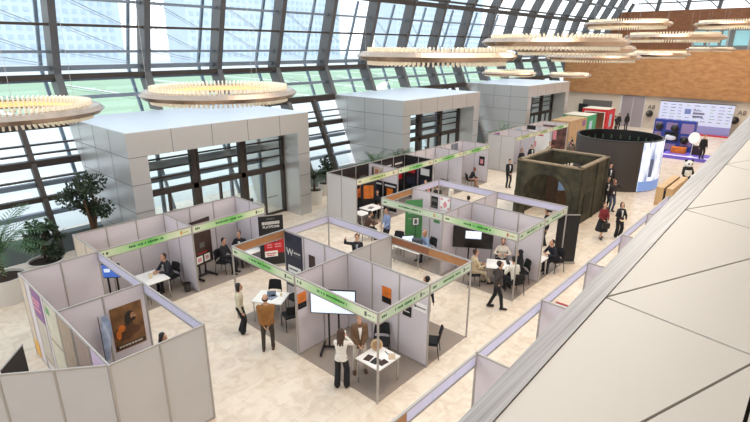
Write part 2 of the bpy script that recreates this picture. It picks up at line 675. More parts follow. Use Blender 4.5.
for i, x in enumerate(XC):
    struct(col_mesh(x, 0.30, 0.85, 5.22 if in_box(x) else 0.0).build(f'trim_{i + 1}', STEEL))
for i in range(len(XC)):
    xa = XC[i]
    xb = XC[i + 1] if i + 1 < len(XC) else XEND
    w = struct(bpy.data.objects.new(f'window_{i + 1}', None))
    COL.objects.link(w)
    xm = (xa + xb) / 2
    blocked = in_box(xm)
    # panes: upper, roof, lower
    o = 0.74
    g = MB()
    g.add([(xa, yu(ZK) + o, ZK), (xb, yu(ZK) + o, ZK), (xb, YT + o, ZT), (xa, YT + o, ZT)], [(0, 1, 2, 3)])
    g.build('upper_pane', GLASS, w)
    g = MB()
    g.add([(xa, YT + o, ZT), (xb, YT + o, ZT), (xb, YS + .6, ZS + .5), (xa, YS + .6, ZS + .5), (xb, YR, ZR + 0.6), (xa, YR, ZR + 0.6)], [(0, 1, 2, 3), (3, 2, 4, 5)])
    g.build('roof_pane', GLASS, w)
    zb = 5.0 if blocked else 0.0
    g = MB()
    g.add([(xa, yl(zb) + o, zb), (xb, yl(zb) + o, zb), (xb, YK + o, ZK), (xa, YK + o, ZK)], [(0, 1, 2, 3)])
    g.build('lower_pane', GLASS, w)
    # upper mullions
    mb = MB()
    for z, hh, dd in ((9.15, 0.11, 0.2),):
        mb.box(xa, yu(z) + 0.1, z - hh / 2, xb, yu(z) + 0.1 + dd, z + hh / 2)
    mb.box(xa, YK + 0.02, 6.83, xb, YK + 0.3, 7.06)
    mb.box(xa, YT + 0.0, ZT - 0.16, xb, YT + 0.3, ZT + 0.16)
    mb.box(xa, YT - 0.1, ZT + 0.28, xb, YT + 0.1, ZT + 0.42)
    mb.build('dark_mullion', STEEL_DARK, w)
    mb = MB()
    for z, hh in ((8.03, 0.12), (10.25, 0.12)):
        mb.box(xa, yu(z) + 0.45, z - hh / 2, xb, yu(z) + 0.6, z + hh / 2)
    mb.box(xa, YK + 0.4, 7.2, xb, YK + 0.75, 7.42)
    mb.box(xa, YK + 0.3, 6.72, xb, YK + 0.75, 6.84)
    if True:
        z = 6.0
        mb.box(xa, yl(z) + 0.4, z - 0.08, xb, yl(z) + 0.58, z + 0.08)
    mb.build('blue_grey_mullion', STEEL_BLUE, w)
    # purlins of the glass roof
    mb = MB()
    for y in (24.0, 23.1, 22.2, 19.4, 16.6, 13.8, 11.0):
        z = roof_z(y)
        mb.box(xa, y - 0.08, z + 0.15, xb, y + 0.08, z + 0.4)
    mb.build('roof_purlin', STEEL, w)
    # slender outer frame and bracing rods
    mb = MB()
    prof = [(yl(0) + 2.3, 0), (YK + 2.3, ZK + 0.2), (YT + 2.1, ZT)]
    for (y1, z1), (y2, z2) in zip(prof[:-1], prof[1:]):
        mb.bar((xa, y1, z1), (xa, y2, z2), 0.14, 0.14)
    mb.build('outer_mullion', STEEL_BLUE, w)
    mb = MB()
    for z1, z2 in ((10.6, 9.2), (9.4, 8.0), (8.2, 7.5), (6.6, 5.7)):
        f = yu if z1 > ZK else yl
        mb.bar((xa, f(z1) + 0.6, z1), (xb, f(z2) + 2.2, z2), 0.03, 0.03)
        mb.bar((xa, f(z1) + 0.6, z1 - 0.12), (xb, f(z2) + 2.2, z2 - 0.12), 0.02, 0.02)
    mb.build('bracing_rod', ROD, w)
    if not blocked:
        MB().hexa([(xa, yl(0) - .05, 0), (xb, yl(0) - .05, 0), (xb, yl(0) + .5, 0), (xa, yl(0) + .5, 0), (xa, yl(.7), .7), (xb, yl(.7), .7), (xb, yl(.7) + .5, .7), (xa, yl(.7) + .5, .7)]).build('upstand', mat('dark_upstand', (74, 82, 80), .6), w)
        mb = MB()
        mb.box(xa, yl(5.05) - 0.02, 4.86, xb, yl(5.05) + 0.4, 5.24)
        mb.box(xa, yl(3.52) - 0.02, 3.38, xb, yl(3.52) + 0.35, 3.66)
        mb.box(xa, yl(2.13) - 0.02, 2.04, xb, yl(2.13) + 0.25, 2.24)
        for z, hh in ((4.25, 0.07), (3.88, 0.07), (2.9, 0.07)):
            mb.box(xa, yl(z) + 0.1, z - hh / 2, xb, yl(z) + 0.3, z + hh / 2)
        # half-bay post below the heavy beam
        xh = (xa + xb) / 2
        mb.bar((xh, yl(0) + 0.12, 0), (xh, yl(5.0) + 0.12, 5.0), 0.2, 0.3, 0, (0, 1, 0))
        mb.build('lower_mullion', STEEL_DARK, w)
        mb = MB()
        for z, hh in ((2.66, 0.2), (1.5, 0.18)):
            mb.box(xa, yl(z) + 0.3, z - hh / 2, xb, yl(z) + 0.55, z + hh / 2)
        mb.build('lower_grey_mullion', STEEL_BLUE, w)

# flat part of the ceiling over the hall and the balcony
struct(MB().box(-10, 1.5, ZR + 0.6, 78.5, YR, ZR + 0.8).build('ceiling', mat('ceiling_paint', (226, 218, 206), 0.7)))
struct(MB().box(-10, -7, 12.6, 78.5, 1.5, 12.8).build('ceiling_balcony', mat('balcony_ceiling_paint', (206, 194, 178), 0.7)))
struct(MB().box(-10, 1.4, 12.6, 78.5, 1.6, ZR + 0.8).build('trim_43', mat('ceiling_paint', (226, 218, 206), 0.7)))

# --- far end wall: beige base, wood parapet band, gallery strip, dark wood fascia, glazing above
struct(MB().box(60.0, -7, 0, 60.4, 24.2, 3.42).build('wall_far', BEIGE_WALL))
struct(MB().box(59.6, -7, 3.42, 60.2, 24.1, 8.15).build('trim_40', WOOD))
for nm, ya, yb0, yb1, za, zb in (('trim_41', -7, 26.0, 24.9, 10.7, 12.93), ('trim_42', 15.3, 27.2, 26.0, 8.1, 10.7)):
    struct(MB().hexa([(77.6, ya, za), (78.1, ya, za), (78.1, yb0, za), (77.6, yb0, za), (77.6, ya, zb), (78.1, ya, zb), (78.1, yb1, zb), (77.6, yb1, zb)]).build(nm, WOOD_D))
gal = struct(bpy.data.objects.new('window_40', None))
COL.objects.link(gal)
GG = mat('gallery_grey', (150, 150, 148), 0.6)
MB().box(80.5, -7, 8.0, 80.7, 17.6, 10.9).build('gallery_back', GG, gal)
MB().box(60.2, -7, 7.9, 80.6, 27.0, 8.1).build('gallery_floor', BEIGE_WALL, gal)
for y in (15.2, 13.4, 11.5, 9.2, 6.6, 4.0, 1.4):
    MB().box(78.2, y - 0.09, 8.1, 78.4, y + 0.09, 10.7).build('gallery_post', mat('gallery_post_paint', (186, 182, 176), 0.5), gal)
for y0, y1 in ((15.9, 14.4), (14.0, 12.8), (12.4, 11.7), (11.1, 9.5)):
    MB().box(80.3, y1, 8.6, 80.49, y0, 10.4).build('gallery_window', mat('gallery_daylight', (150, 206, 216), 0.2, emit=0.5), gal)
MB().box(78.3, -7, 9.4, 78.4, 8.9, 10.7).build('gallery_blind', mat('dark_blind', (58, 48, 42), 0.7), gal)
cl = struct(bpy.data.objects.new('window_41', None))
COL.objects.link(cl)
MB().add([(78.0, -7, 12.93), (78.0, 24.6, 12.93), (78.0, YS, ZS), (78.0, YR, ZR + .6), (78.0, -7, ZR + .6)], [(0, 1, 2, 3, 4)]).build('clerestory_pane', GLASS, cl)
mb = MB()
for y in (23.5, 20, 16.5, 13, 9.5, 6, 2.5, -1):
    mb.bar((77.9, y, 12.9), (77.9, y - .5, roof_z(y)), 0.42, 0.4)
    mb.bar((77.9, y, 16), (77.9, y - 3.5, 12.9), 0.12, 0.12)
for z in (13.9, 15.6):
    mb.box(77.85, -7, z - 0.08, 78.0, 22.5, z + 0.08)
mb.build('clerestory_mullion', STEEL, cl)
# end wall door, wall letters, black wall lamps
d = struct(bpy.data.objects.new('door_1', None))
COL.objects.link(d)
MB().box(59.9, 15.06, 0, 60.0, 17.4, 3.3).build('door_leaf', GREY_DOOR, d)
mb = MB()
mb.box(59.86, 17.36, 0, 60.0, 17.52, 3.36)
mb.box(59.86, 14.98, 0, 60.0, 15.08, 3.36)
mb.box(59.88, 16.2, 0, 59.98, 16.25, 3.3)
mb.build('door_frame', mat('light_door_frame', (206, 202, 204), 0.4), d)
d = struct(bpy.data.objects.new('door_2', None))
COL.objects.link(d)
MB().box(59.9, 18.4, 0, 60.0, 21.6, 2.6).build('door_leaf', mat('dark_grey_door', (96, 92, 90), 0.5), d)
MB().box(59.84, 21.0, 0.4, 59.9, 22.0, 2.1).build('door_screen_back', BLACK, d)
struct(MB().box(-10, -7.3, 0, 61, -7, 17).build('wall_right', BEIGE_WALL))
struct(MB().box(-10.3, -7, 0, -10, 26, 6.5).build('wall_near', BEIGE_WALL))
lt = thing('wall_letters', 'dark letters A8 on the beige end wall beside the grey door', 'sign', (59.97, 14.35, 2.25))
text_mesh('A8', 'lettering', 0.62, mat('letter_grey', (96, 88, 82), 0.5), lt, (0, 0, 0), (PI / 2, 0, -PI / 2), 0.015)
lt = thing('wall_letters', 'dark letters A8 on the end wall right of the media backdrop', 'sign', (59.97, 6.35, 2.3))
text_mesh('A8', 'lettering', 0.62, mat('letter_grey', (96, 88, 82), 0.5), lt, (0, 0, 0), (PI / 2, 0, -PI / 2), 0.015)
for y, z, lab in ((14.35, 1.62, 'round black wall speaker under the A8 letters by the grey door'), (6.75, 1.62, 'round black wall speaker at the right end of the media backdrop')):
    sp = thing('wall_speaker', lab, 'speaker', (59.55, y, z))
    MB().ball((0, 0, 0), 0.36, 0.36, 0.36, 16, 10).build('speaker_body', BLACK, sp, True)
    MB().ball((-0.2, 0.12, 0.08), 0.2, 0.2, 0.2, 12, 8).build('speaker_cone', mat('cone_grey', (96, 92, 88), 0.5), sp, True)
    MB().tube((0.3, 0, 0), (0.45, 0, 0), 0.06).build('wall_bracket', BLACK, sp)


# ================================================================== BALCONY PARAPET (faceted panels and satin coping)
def pz(x, y, k=1.2, z=7.1, dz=0):
    return (x * k, y * k, z + dz)


par = struct(bpy.data.objects.new('wall_balcony', None))
COL.objects.link(par)


def inner(x):
    return 0.502 + 0.0197 * x


def outer(x):
    return 0.552 + 0.0393 * x


xs = [-1.0, 1.0, 2.06, 3.66, 5.44, 8.0, 12.0, 20.0]
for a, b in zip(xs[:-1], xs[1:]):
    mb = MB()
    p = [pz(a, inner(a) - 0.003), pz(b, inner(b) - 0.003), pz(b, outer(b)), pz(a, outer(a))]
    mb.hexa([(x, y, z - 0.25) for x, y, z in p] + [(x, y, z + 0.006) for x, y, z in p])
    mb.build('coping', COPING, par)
mb = MB()
p = [pz(-1, outer(-1) - 0.02), pz(20, outer(20) - 0.02), pz(20, -3), pz(-1, -3)]
mb.add([(x, y, z - 0.03) for x, y, z in p], [(3, 2, 1, 0)])
mb.build('joint_backing', GAP, par)
top = [(0.5, inner(0.5)), (2.06, inner(2.06)), (3.66, inner(3.66)), (5.44, inner(5.44)), (7.6, inner(7.6)), (10.4, inner(10.4))]
bot = [(0.3, -0.01), (1.964, -0.003), (3.42, -0.05), (4.95, -0.02), (6.9, 0.05), (9.6, 0.1)]
low = [(-0.6, -0.9), (1.1, -0.85), (2.7, -0.8), (4.3, -0.8), (6.1, -0.8), (8.6, -0.8)]


def facet(pts, gap=0.009, dz=0.0):
    c = V((sum(q[0] for q in pts) / 3, sum(q[1] for q in pts) / 3))
    q3 = []
    n = len(pts)
    # inset every edge by the joint width
    P = [V(q) for q in pts]
    if (P[1] - P[0]).cross(P[2] - P[0]) < 0:
        P.reverse()
    for i in range(n):
        a, b_, e = P[i - 1], P[i], P[(i + 1) % n]
        d1, d2 = (b_ - a).normalized(), (e - b_).normalized()
        n1, n2 = V((-d1.y, d1.x)), V((-d2.y, d2.x))
        k = gap / max(0.12, (1 + n1.dot(n2)))
        q = b_ + (n1 + n2) * k
        q3.append(q)
    mb = MB()
    pt = [pz(q.x, q.y, dz=dz) for q in q3]
    mb.add([(x, y, z - 0.05) for x, y, z in pt] + pt, [(2, 1, 0), (3, 4, 5), (0, 1, 4, 3), (1, 2, 5, 4), (2, 0, 3, 5)])
    mb.build('facet_panel', FACET, par)


for i in range(len(top) - 1):
    facet([top[i], top[i + 1], bot[i + 1]], 0.006 if i else 0.006)
    facet([top[i], bot[i + 1], bot[i]], 0.006)
    facet([bot[i], bot[i + 1], low[i + 1]], 0.007)
    facet([bot[i], low[i + 1], low[i]], 0.007)
MB().box(-1, -7, 5.9, 40, -0.9, 6.0).build('balcony_slab', BEIGE_WALL, par)


# ================================================================== ENTRANCE VESTIBULES (aluminium boxes)
def PANE(xa, xb, y, za, zb):
    return MB().add([(xa, y, za), (xb, y, za), (xb, y, zb), (xa, y, zb)], [(0, 1, 2, 3)])


def vestibule(x0, x1, label):
    t = thing('entrance_vestibule', label, 'vestibule', (x0, 19.13, 0), 0, 'entrance vestibules along the facade')
    W = x1 - x0
    H, HB, D = 5.2, 4.27, 1.15
    sw = 0.72
    bk = lambda z: yl(z) - 19.13 + 0.1
    # roof slab with front fascia
    mb = MB()
    mb.hexa([(0, 0, HB), (W, 0, HB), (W, bk(HB), HB), (0, bk(HB), HB), (0, 0, H), (W, 0, H), (W, bk(H), H), (0, bk(H), H)])
    mb.build('roof_fascia', CLAD, t)
    MB().hexa([(0.03, 0.03, H), (W - .03, 0.03, H), (W - .03, bk(H), H), (0.03, bk(H), H), (0.03, 0.03, H + .02), (W - .03, 0.03, H + .02), (W - .03, bk(H), H + .02), (0.03, bk(H), H + .02)]).build('roof_sheet', CLAD_TOP, t)
    for a, b in ((0, sw), (W - sw, W)):
        mb = MB()
        mb.hexa([(a, 0, 0), (b, 0, 0), (b, bk(0), 0), (a, bk(0), 0), (a, 0, HB), (b, 0, HB), (b, bk(HB), HB), (a, bk(HB), HB)])
        mb.build('side_wall', CLAD, t)
    def seam(*q):
        MB().box(*q).build('panel_seam', SEAM, t)
    for z in (3.2, 2.1, 1.05):
        seam(-0.004, 0, z - .012, 0.0, bk(z) - .2, z + .012)
        seam(W, 0, z - .012, W + .004, bk(z) - .2, z + .012)
        seam(0, -0.004, z - .012, sw, 0, z + .012)
        seam(W - sw, -0.004, z - .012, W, 0, z + .012)
    seam(-0.004, 0, HB - .012, 0, bk(HB) - .2, HB + .012)
    seam(0, -0.004, HB - .012, sw, 0, HB + .012)
    for k in range(1, 5):
        seam(k * W / 5 - .012, -0.004, HB, k * W / 5 + .012, 0, H)
    for y in (1.6, 3.2, 4.8):
        seam(-0.004, y - .012, 0.0 if y < 3 else 3.0, 0, y + .012, H)
    # recessed glazed screen
    gx0, gx1 = sw, W - sw
    n = 3
    bw = (gx1 - gx0) / n
    fr = MB()
    for k in range(n + 1):
        x = gx0 + k * bw
        fr.box(x - .12, D, 0, x + .12, D + .25, HB)
        if k < n and k > 0:
            fr.box(x + .17, D + .05, 0, x + .27, D + .2, HB)
    fr.box(gx0, D, 2.28, gx1, D + .25, 2.52)
    fr.box(gx0, D, HB - .1, gx1, D + .2, HB)
    fr.build('screen_frame', STEEL_DARK, t)
    lv = MB()
    for z in (3.02, 3.4, 3.82):
        lv.box(gx0, D + .02, z - .035, gx1, D + .1, z + .035)
    lv.build('louvre_rail', STEEL_DARK, t)
    for k in range(n):
        x = gx0 + k * bw
        PANE(x + .12, x + bw - .12, D + .12, 2.5, HB).build('upper_pane', TEAL, t)
        dr = MB()
        dr.box(x + bw / 2 - .05, D + .05, 0, x + bw / 2 + .05, D + .18, 2.3)
        dr.box(x + .15, D + .06, 0, x + bw - .15, D + .16, .12)
        o = dr.build('door_frame', STEEL_DARK, t)
        PANE(x + .12, x + bw / 2 - .05, D + .1, .1, 2.28).build('door_pane', TEAL, o)
        PANE(x + bw / 2 + .05, x + bw - .12, D + .1, .1, 2.28).build('door_pane', TEAL, o)
        MB().box(x + bw / 2 + .08, D + .0, 0.95, x + bw / 2 + .7, D + .04, 1.0).build('push_bar', CHROME, o)
    # outer doors at the facade side
    ob = MB()
    yo = yl(0) - 19.13 - .4
    for k in range(5):
        x = gx0 + k * (gx1 - gx0) / 4
        ob.box(x - .07, yo, 0, x + .07, yo + .15, HB)
    ob.box(gx0, yo, 2.3, gx1, yo + .2, 2.55)
    ob.build('outer_door_frame', STEEL_BLUE, t)
    MB().box(gx0, yo - .02, 2.95, gx1, yo + .02, 3.3).build('frosted_band', mat('frosted_band', (150, 160, 168), 0.5), t)
    PANE(gx0, gx1, yo + .16, 0, HB).build('outer_door_pane', TEAL, t)
    return t


vestibule(BOXES[0][0], BOXES[0][1], 'nearest aluminium clad entrance vestibule, behind the green fascia stands on the left')
vestibule(BOXES[1][0], BOXES[1][1], 'middle aluminium clad entrance vestibule, behind the dark exhibition stands')
vestibule(BOXES[2][0], BOXES[2][1], 'farthest aluminium clad entrance vestibule, partly behind the farther white stands')

# ================================================================== EXHIBITION BOOTHS
POSTS = set()
HT = 2.5


def plate(parent, name, x0, z0, x1, z1, th, mats, origin, rot, off=0.0):
    """thin upright plate; local x runs right as seen from the front, front faces local -y"""
    mb = MB().box(x0, -off - th, z0, x1, -off, z1)
    return mb.build(name, mats, parent, loc=origin, rotz=rot)


def face_rot(n):
    r = V((n[0], n[1], 0))
    d = -r
    right = V((d.y, -d.x, 0))
    return math.atan2(right.y, right.x)


def strokes(parent, name, x0, x1, z, h, material, origin, rot, off, seed, wmin=0.03, wmax=0.09):
    """a line of small letter-like marks"""
    rnd = random.Random(seed)
    mb = MB()
    x = x0
    while x < x1:
        w = min(rnd.uniform(wmin, wmax), x1 - x)
        hh = h * rnd.uniform(0.6, 1.0)
        mb.box(x, -off - 0.002, z - hh / 2, x + w * 0.75, -off, z + hh / 2)
        x += w + (0.05 if rnd.random() < 0.2 else 0)
    return mb.build(name, material, parent, loc=origin, rotz=rot)


class Booth:
    def __init__(s, label, x0, y0, x1, y1, carpet=True, group=None, name='exhibition_booth'):
        s.o = thing(name, label, 'exhibition booth', (x0, y0, 0), 0, group)
        s.x, s.y = x0, y0
        if carpet:
            MB().box(0.01, 0.01, 0, x1 - x0 - .01, y1 - y0 - .01, 0.012).build('carpet', CARPET, s.o)

    def L(s, p, z=0.0):
        return V((p[0] - s.x, p[1] - s.y, z))

    def post(s, p):
        k = (round(p[0], 1), round(p[1], 1))
        if k in POSTS:
            return
        POSTS.add(k)
        c = s.L(p)
        MB().tube((c.x, c.y, 0), (c.x, c.y, HT), 0.028, 0.028, 8).build('post', ALU, s.o)

    def wall(s, a, b, n, material=PANEL, posts=True, h=HT):
        a, b = V((a[0], a[1], 0)), V((b[0], b[1], 0))
        for i in range(n):
            p, q = a.lerp(b, i / n), a.lerp(b, (i + 1) / n)
            d = (q - p).normalized()
            p1, q1 = p + d * 0.025, q - d * 0.025
            MB().bar(s.L(p1, h / 2), s.L(q1, h / 2), 0.014, h - .08).build('wall_panel', material, s.o)
            MB().bar(s.L(p1, h - .02), s.L(q1, h - .02), 0.034, 0.04).build('top_rail', ALU, s.o)
            MB().bar(s.L(p1, .03), s.L(q1, .03), 0.034, 0.04).build('bottom_rail', ALU, s.o)
            if posts:
                s.post(p)
                s.post(q)
        return s

    def fascia(s, a, b, n, sign=None, back=LILAC_BOARD, seed=1, logo=None, npan=1, ink=DGREEN_INK):
        """a to b; outward normal n; sign material on the outer face, board colour on the back"""
        s.post(a)
        s.post(b)
        A, B = V((a[0], a[1], 0)), V((b[0], b[1], 0))
        d = (B - A).normalized()
        zb, zt = HT - 0.30, HT
        for zz in (zt - .018, zb + .018):
            MB().bar(s.L(A, zz), s.L(B, zz), 0.045, 0.036).build('fascia_rail', ALU, s.o)
        L = (B - A).length
        rot = face_rot(n)
        right = V((math.cos(rot), math.sin(rot), 0))
        st = A if right.dot(d) > 0 else B
        og = s.L(st)
        for k in range(npan):
            xa, xb = .03 + (L - .06) * k / npan, .03 + (L - .06) * (k + 1) / npan
            bm = back[k] if isinstance(back, (list, tuple)) else back
            fb = plate(s.o, 'fascia_board', xa + (.01 if k else 0), zb + .03, xb, zt - .03, .012, bm, og, rot, -.006)
        if sign:
            pl = plate(s.o, 'fascia_sign', .04, zb + .03, L - .04, zt - .03, .004, sign, og, rot, .008)
            zc = (zb + zt) / 2
            strokes(s.o, 'stand_code', .12, .30, zc, .09, ink, og, rot, .0125, seed + 50, .05, .07)
            strokes(s.o, 'sign_lettering', L * .3, L * .3 + min(1.1, L * .42), zc, .075, ink, og, rot, .0125, seed, .03, .07)
            lg = MB().box(L - .42, -.0145, zc - .06, L - .35, -.0125, zc + .06)
            lg.build('sign_logo', logo or GREY_INK, s.o, loc=og, rotz=rot)
            strokes(s.o, 'logo_lettering', L - .32, L - .12, zc - .01, .04, logo or GREY_INK, og, rot, .0125, seed + 9, .03, .05)
        return s


GOLD = mat('gold_logo', (206, 160, 60), 0.5)
# ---- near left block (its open side faces away from the balcony)
G = 'shell scheme booths'
XA, YA = 2.63, 9.22
b = Booth('near left booth with plain grey panels and a brown film poster inside', XA, YA, 4.62, 12.22, group=G)
b.wall((XA, YA), (4.62, YA), 2, PANEL_GREY)
b.wall((XA, 12.22), (4.62, 12.22), 2, PANEL)
b.wall((XA, YA), (XA, 12.22), 3, PANEL)
b.fascia((4.62, YA), (4.62, 12.22), (1, 0), SIGN_V, LILAC_BOARD, 3)
b = Booth('booth beside the white planters with a blue screen inside', XA, 12.22, 4.62, 15.24, group=G)
b.wall((XA, 15.24), (4.62, 15.24), 2, PANEL)
b.wall((XA, 12.22), (XA, 15.24), 3, PANEL)
b.fascia((4.62, 12.22), (4.62, 15.24), (1, 0), SIGN_V, LILAC_BOARD, 4)
# angled stand wall in the lower left corner
b = Booth('angled grey booth wall in the lower left corner of the hall', 1.15, 9.22, 2.6, 10.37, False, G)
dx, dy = -0.78, 0.625
pts = [(XA - .01 + dx * .96 * k, YA + .01 + dy * .96 * k) for k in range(5)]
for a, c in zip(pts[:-1], pts[1:]):
    b.wall(a, c, 1, PANEL_GREY)

# ---- back row on the left
b = Booth('booth of the left row with a seated man at a white table', 4.63, 15.28, 7.63, 17.3, group=G)
b.wall((4.63, 15.28), (4.63, 17.3), 2, BEIGE_PRINT)
b.wall((4.63, 17.3), (7.63, 17.3), 3)
b.wall((7.63, 15.28), (7.63, 17.3), 2)
b.fascia((4.63, 15.28), (7.63, 15.28), (0, -1), SIGN_V, PANEL, 5, GOLD)
b = Booth('booth of the left row with a dark red display and two seated men', 7.63, 15.28, 10.63, 17.3, group=G)
b.wall((7.63, 17.3), (10.63, 17.3), 3)
b.wall((10.63, 15.28), (10.63, 17.3), 2)
b.fascia((7.63, 15.28), (10.63, 15.28), (0, -1), SIGN_V, PANEL, 6)

# ---- central island
CX, CY = 9.56, 9.71
b = Booth('front booth of the central island with a lit screen and a white table', CX - 2, CY - 3, CX, CY, group=G)
b.wall((CX, CY), (CX, CY - 3), 3)
b.wall((CX - 2, CY), (CX, CY), 2)
b.fascia((CX - 2, CY - 3), (CX - 2, CY), (-1, 0), SIGN_V, PANEL, 7)
b.fascia((CX - 2, CY - 3), (CX, CY - 3), (0, -1), SIGN_P, PANEL, 8)
b = Booth('left booth of the central island with a dark navy banner and black chairs', CX - 2, CY, CX, CY + 3, group=G)
b.wall((CX, CY), (CX, CY + 3), 3)
b.fascia((CX - 2, CY), (CX - 2, CY + 3), (-1, 0), SIGN_V, PANEL, 9, mat('white_logo', (90, 96, 92), 0.5))
b.fascia((CX - 2, CY + 3), (CX, CY + 3), (0, 1), None, BROWN_BOARD)
b = Booth('empty back booth of the central island with white fascia boards', CX, CY, CX + 2, CY + 3, False, G)
b.wall((CX, CY), (CX + 2, CY), 2, PANEL_GREY)
b.fascia((CX + 2, CY), (CX + 2, CY + 3), (1, 0), None, LILAC_BOARD)
b.fascia((CX, CY + 3), (CX + 2, CY + 3), (0, 1), None, LILAC_BOARD)
b = Booth('right booth of the central island with brown fascia backs and one black chair', CX, CY - 3, CX + 2, CY, group=G)
b.fascia((CX, CY - 3), (CX + 2, CY - 3), (0, -1), SIGN_P, BROWN_BOARD, 10)
b.fascia((CX + 2, CY - 3), (CX + 2, CY), (1, 0), None, [BROWN_BOARD, mat('darker_fibreboard', (150, 98, 66), 0.6, var=0.12, scale=3)], npan=2)

# ---- second island
DX, DY = 16.52, 9.74
b = Booth('front booth of the second island with a meeting around a white table', DX - 2, DY - 3, DX, DY, group=G)
b.wall((DX, DY), (DX, DY - 3), 3)
b.wall((DX - 2, DY), (DX, DY), 2)
b.fascia((DX - 2, DY - 3), (DX - 2, DY), (-1, 0), SIGN_V, PANEL, 11, mat('red_logo', (190, 110, 70), 0.5))
b.fascia((DX - 2, DY - 3), (DX, DY - 3), (0, -1), SIGN_P, PANEL, 12)
b = Booth('left booth of the second island with a green roll-up and a computer desk', DX - 2, DY, DX, DY + 3, group=G)
b.wall((DX, DY), (DX, DY + 3), 3)
b.fascia((DX - 2, DY), (DX - 2, DY + 3), (-1, 0), SIGN_P, PANEL, 13, GOLD)
b.fascia((DX - 2, DY + 3), (DX, DY + 3), (0, 1), None, BROWN_BOARD)
b = Booth('back booth of the second island with white fascia boards', DX, DY, DX + 2, DY + 3, False, G)
b.fascia((DX + 2, DY), (DX + 2, DY + 3), (1, 0), None, LILAC_BOARD)
b.fascia((DX, DY + 3), (DX + 2, DY + 3), (0, 1), None, LILAC_BOARD)
b.wall((DX, DY), (DX + 2, DY), 2)
b = Booth('right booth of the second island with a black banner wall and a seated man', DX, DY - 3, DX + 2, DY, group=G)
b.fascia((DX, DY - 3), (DX + 2, DY - 3), (0, -1), SIGN_P, PANEL, 14, mat('red_logo', (190, 110, 70), 0.5))
b.fascia((DX + 2, DY - 3), (DX + 2, DY), (1, 0), None, LILAC_BOARD)

# ---- dark stands in front of the middle vestibule
EX, EY = 15.9, 15.5
DARKP = mat('black_printed_wall', (34, 30, 32), 0.45, var=0.5, scale=2.5)
LET_W = mat('white_ink', (214, 212, 210), 0.6)
b = Booth('black printed booth with posters, nearest of the row by the middle vestibule', EX, EY, EX + 3, EY + 2, group=G)
b.wall((EX, EY), (EX, EY + 2), 2, PANEL_GREY)
b.wall((EX, EY + 2), (EX + 3, EY + 2), 3, DARKP)
b.wall((EX + 3, EY), (EX + 3, EY + 2), 2, PANEL)
b.fascia((EX, EY), (EX + 3, EY), (0, -1), SIGN_Y, PANEL, 15)
b2 = Booth('black printed booth, second of the row by the middle vestibule', EX + 3, EY, EX + 6, EY + 2, group=G)
b2.wall((EX + 3, EY + 2), (EX + 6, EY + 2), 3, DARKP)
b2.wall((EX + 6, EY), (EX + 6, EY + 2), 2, DARKP)
b2.fascia((EX + 3, EY), (EX + 6, EY), (0, -1), SIGN_V, PANEL, 16, mat('red_logo', (190, 110, 70), 0.5))
b3 = Booth('plain white booth, third of the row by the middle vestibule', EX + 6, EY, EX + 9, EY + 2, group=G)
b3.wall((EX + 6, EY + 2), (EX + 9, EY + 2), 3)
b3.wall((EX + 9, EY), (EX + 9, EY + 2), 2)
b3.fascia((EX + 6, EY), (EX + 9, EY), (0, -1), SIGN_V, PANEL, 17, mat('red_logo', (190, 110, 70), 0.5))
b4 = Booth('end booth of the row by the middle vestibule with a seated woman', EX + 9, EY, EX + 12, EY + 2, group=G)
b4.wall((EX + 9, EY + 2), (EX + 12, EY + 2), 3)
b4.wall((EX + 12, EY), (EX + 12, EY + 2), 2)
b4.fascia((EX + 9, EY), (EX + 12, EY), (0, -1), SIGN_V, PANEL, 18)
# ---- farther white stands
FX, FY = 31.4, 15.5
for k, (lab, sg) in enumerate((('white booth with two plain outer panels, behind the old gate replica', SIGN_Y), ('white booth in the middle of the farther row behind the gate replica', SIGN_Y), ('booth at the far end of the farther row with dark picture walls', SIGN_V))):
    b = Booth(lab, FX + 3 * k, FY, FX + 3 * k + 3, FY + 2.1, group=G)
    if k == 0:
        b.wall((FX, FY), (FX, FY + 2.1), 2, PANEL_GREY)
    b.wall((FX + 3 * k, FY + 2.1), (FX + 3 * k + 3, FY + 2.1), 3)
    b.wall((FX + 3 * k + 3, FY), (FX + 3 * k + 3, FY + 2.1), 2, PANEL)
    b.fascia((FX + 3 * k, FY), (FX + 3 * k + 3, FY), (0, -1), sg, PANEL, 20 + k)
# ---- row below the balcony (seen from behind)
GX = [4.75, 7.74, 10.73, 13.74, 16.74, 19.74, 22.74]
glabs = ['booth under the balcony edge, nearest, with a part brown fascia back', 'booth under the balcony edge, second from the camera', 'booth under the balcony edge, third from the camera', 'booth under the balcony edge, fourth from the camera', 'booth under the balcony edge, fifth from the camera', 'farthest booth under the balcony edge, by the two walking women']
for k in range(6):
    b = Booth(glabs[k], GX[k], 2.2, GX[k + 1], 4.23, group=G)
    b.fascia((GX[k], 4.23), (GX[k + 1], 4.23), (0, 1), SIGN_P, [LILAC_PALE, LILAC_PALE, LILAC_PALE, BROWN_BOARD] if k == 0 else LILAC_PALE, 30 + k, npan=4 if k == 0 else 1)
    b.wall((GX[k + 1], 2.2), (GX[k + 1], 4.23), 2, PANEL)

# ================================================================== RING CHANDELIERS
FIN = mat('glowing_fin', (246, 238, 220), 0.5, emit=0.05)
GLOW = mat('warm_light_strip', (255, 226, 160), 0.5, emit=0.45)
BAND = mat('champagne_metal', (178, 156, 138), 0.26, 0.9)


